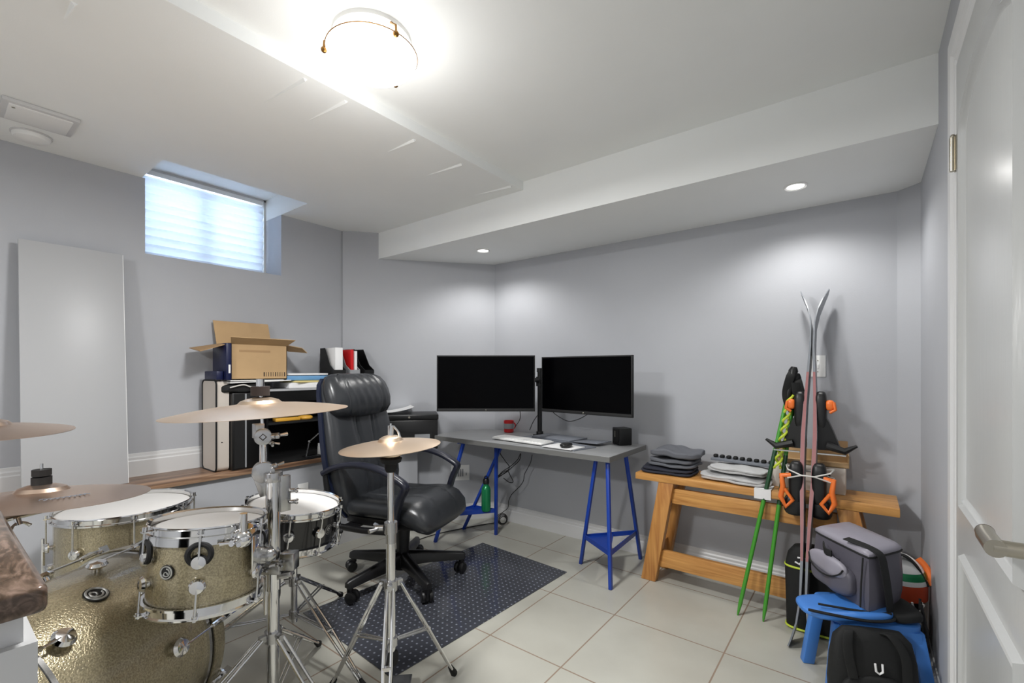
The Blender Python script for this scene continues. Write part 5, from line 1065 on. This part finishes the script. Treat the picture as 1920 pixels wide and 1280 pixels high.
b = B(); b.sweep(spline([onr(0.18, -0.10, 0.581), onr(0.2, -0.03, 0.574), onr(0.22, 0.012, 0.556), onr(0.26, 0.022, 0.50), onr(0.34, 0.024, 0.42), onr(0.44, 0.02, 0.34)], 6), 0.042, 0.005, ed); part(t, 'shoulder_strap', b, BLKFAB, world=True)
b = B(); b.tube([(0.268, 0.013, 0.545), (0.262, 0.015, 0.45), (0.255, 0.012, 0.36)], 0.003, 6, M=Mf); part(t, 'seam', b, BLKFAB, world=True)
b = B(); b.pillow((0.10, -0.10, 0.578), (0.05, 0.03, 0.008), 2.5, 6, M=Mf); part(t, 'lid_logo', b, WHITEP, world=True)
b = B(); b.pillow((0, 0, 0), (0.12, 0.15, 0.05), 3, 10, M=TR(0.10, 2.225, 0.333) @ RZ(24), fn=lambda q: Vector((q.x, q.y, q.z + 0.004 * math.sin(q.x * 60)))); single('black_pouch', b, BLKFAB, 'small black pouch on the right end of the blue stool', 'pouch', sm=80)
# black backpack in front of the stool
t = thing('black_backpack', 'black backpack with a small white letter mark hanging in front of the blue stool', 'backpack', (0.022, 2.055, 0.001), 24)
b = B(); b.loft([bagring(0.10, 0.03, 0.0, e=0.6), bagring(0.13, 0.045, 0.02, e=0.6), bagring(0.135, 0.05, 0.12, e=0.6), bagring(0.130, 0.042, 0.21, e=0.6), bagring(0.118, 0.028, 0.275, e=0.6, oy=0.004), bagring(0.09, 0.013, 0.305, oy=0.008)]); part(t, 'body', b, BLKFAB, sm=70)
b = B(); b.pillow((-0.02, -0.046, 0.095), (0.20, 0.04, 0.15), 3, 12, fn=lambda q: Vector((q.x, q.y + 0.006 * math.sin(q.x * 35 + q.z * 40), q.z + 0.006 * math.sin(q.x * 22)))); part(t, 'front_pocket', b, BLKFAB, sm=80)
b = B(); b.tube([(-0.012, -0.048, 0.215), (-0.010, -0.05, 0.19), (0.000, -0.05, 0.182), (0.010, -0.05, 0.19), (0.010, -0.047, 0.215)], 0.0036, 6); part(t, 'letter_mark', b, PAPER)
for s_ in (-1, 1):
    b = B(); b.sweep(spline([(s_ * 0.05 - 0.02, 0.0, 0.295), (s_ * 0.065 - 0.02, -0.03, 0.305), (s_ * 0.085 - 0.01, -0.05, 0.25), (s_ * 0.08, -0.055, 0.16)], 6), 0.03, 0.008, (1, 0, 0)); part(t, 'shoulder_strap', b, BLKFAB)
# helmet with bands behind the cooler bag, on a dark bag
t = thing('dark_duffel', 'black duffel bag between the blue stool and the door wall', 'bag', (0.105, 2.485, 0.001), 0)
b = B(); b.pillow((0.0, 0.0, 0.15), (0.18, 0.20, 0.30), 3.5, 12, fn=lambda q: Vector((q.x + 0.005 * math.sin(q.z * 40), q.y, q.z))); part(t, 'body', b, BLKFAB, sm=80)
b = B(); b.sweep(spline([(-0.03, -0.09, 0.29), (0.02, -0.13, 0.30), (0.07, -0.15, 0.27), (0.085, -0.16, 0.20), (0.04, -0.15, 0.17), (-0.01, -0.11, 0.20)], 6), 0.03, 0.006, (0.3, 1, 0.2)); sp = part(t, 'strap', b, BLKFAB)
b = B(); b.pillow((0.035, -0.15, 0.245), (0.03, 0.008, 0.02), 2.5, 5); part(t, 'green_tag', b, LIME)
t = thing('striped_helmet', 'white, green and red striped ski helmet behind the cooler bag', 'helmet', (0.115, 2.475, 0.305), 0)
hm = TR(0, 0, 0.0)
def dome(z0, z1, R_=0.090, th=0.0, nn=36, H_=0.165):
    pr = []
    for i in range(9):
        z = z0 + (z1 - z0) * i / 8; pr.append(((R_ + th) * math.sqrt(max(0.0001, 1 - (max(0, z - 0.05) / (H_ - 0.05)) ** 2)) , z))
    return pr
for z0, z1, m_, nm in ((0.0, 0.062, REDO, 'red_band'), (0.062, 0.08, WHITEP, 'white_band'), (0.08, 0.108, BOTTLE, 'green_band'), (0.108, 0.1649, WHITEP, 'white_crown')):
    b = B(); b.lathe(dome(z0, z1), 36); part(t, nm, b, m_)
b = B(); b.sweep(spline([(-0.095, -0.03, 0.01), (-0.085, -0.035, 0.09), (-0.045, -0.04, 0.15), (0.01, -0.04, 0.170), (0.055, -0.03, 0.13), (0.088, -0.02, 0.06)], 6), 0.028, 0.008, (0.1, 1, 0)); part(t, 'goggle_strap', b, BLKFAB)
b = B(); b.tube(spline([(0.06, 0.02, 0.15), (0.085, 0.01, 0.12), (0.10, -0.01, 0.06)], 5), 0.012, 8); part(t, 'orange_trim', b, ORANGE)
# bundle of cables at the door wall
b = B(); rnd = random.Random(4)
for k in range(4):
    pts = [Vector((0.155 + rnd.uniform(-0.02, 0.03), 2.36 - 0.02 * k + rnd.uniform(-0.03, 0.03), 0.33 - 0.045 * i)) for i in range(8)]; pts[-1].z = 0.006; b.tube(spline(pts, 6), 0.004, 6)
single('white_cable_bundle', b, WIREW, 'bundle of white cables hanging against the door wall beside the stool', 'cable')
b = B()
for k in range(3):
    pts = [Vector((0.17, 2.34 - 0.03 * k, 0.35)), Vector((0.165 + 0.01 * k, 2.30 - 0.02 * k, 0.22)), Vector((0.15, 2.27, 0.10)), Vector((0.10 - 0.05 * k, 2.40, 0.02)), Vector((0.02, 2.42 + 0.04 * k, 0.006))]; b.tube(spline(pts, 6), 0.0045, 6)
single('black_cable_bundle', b, WIRE, 'black cables trailing on the floor behind the stool', 'cable')
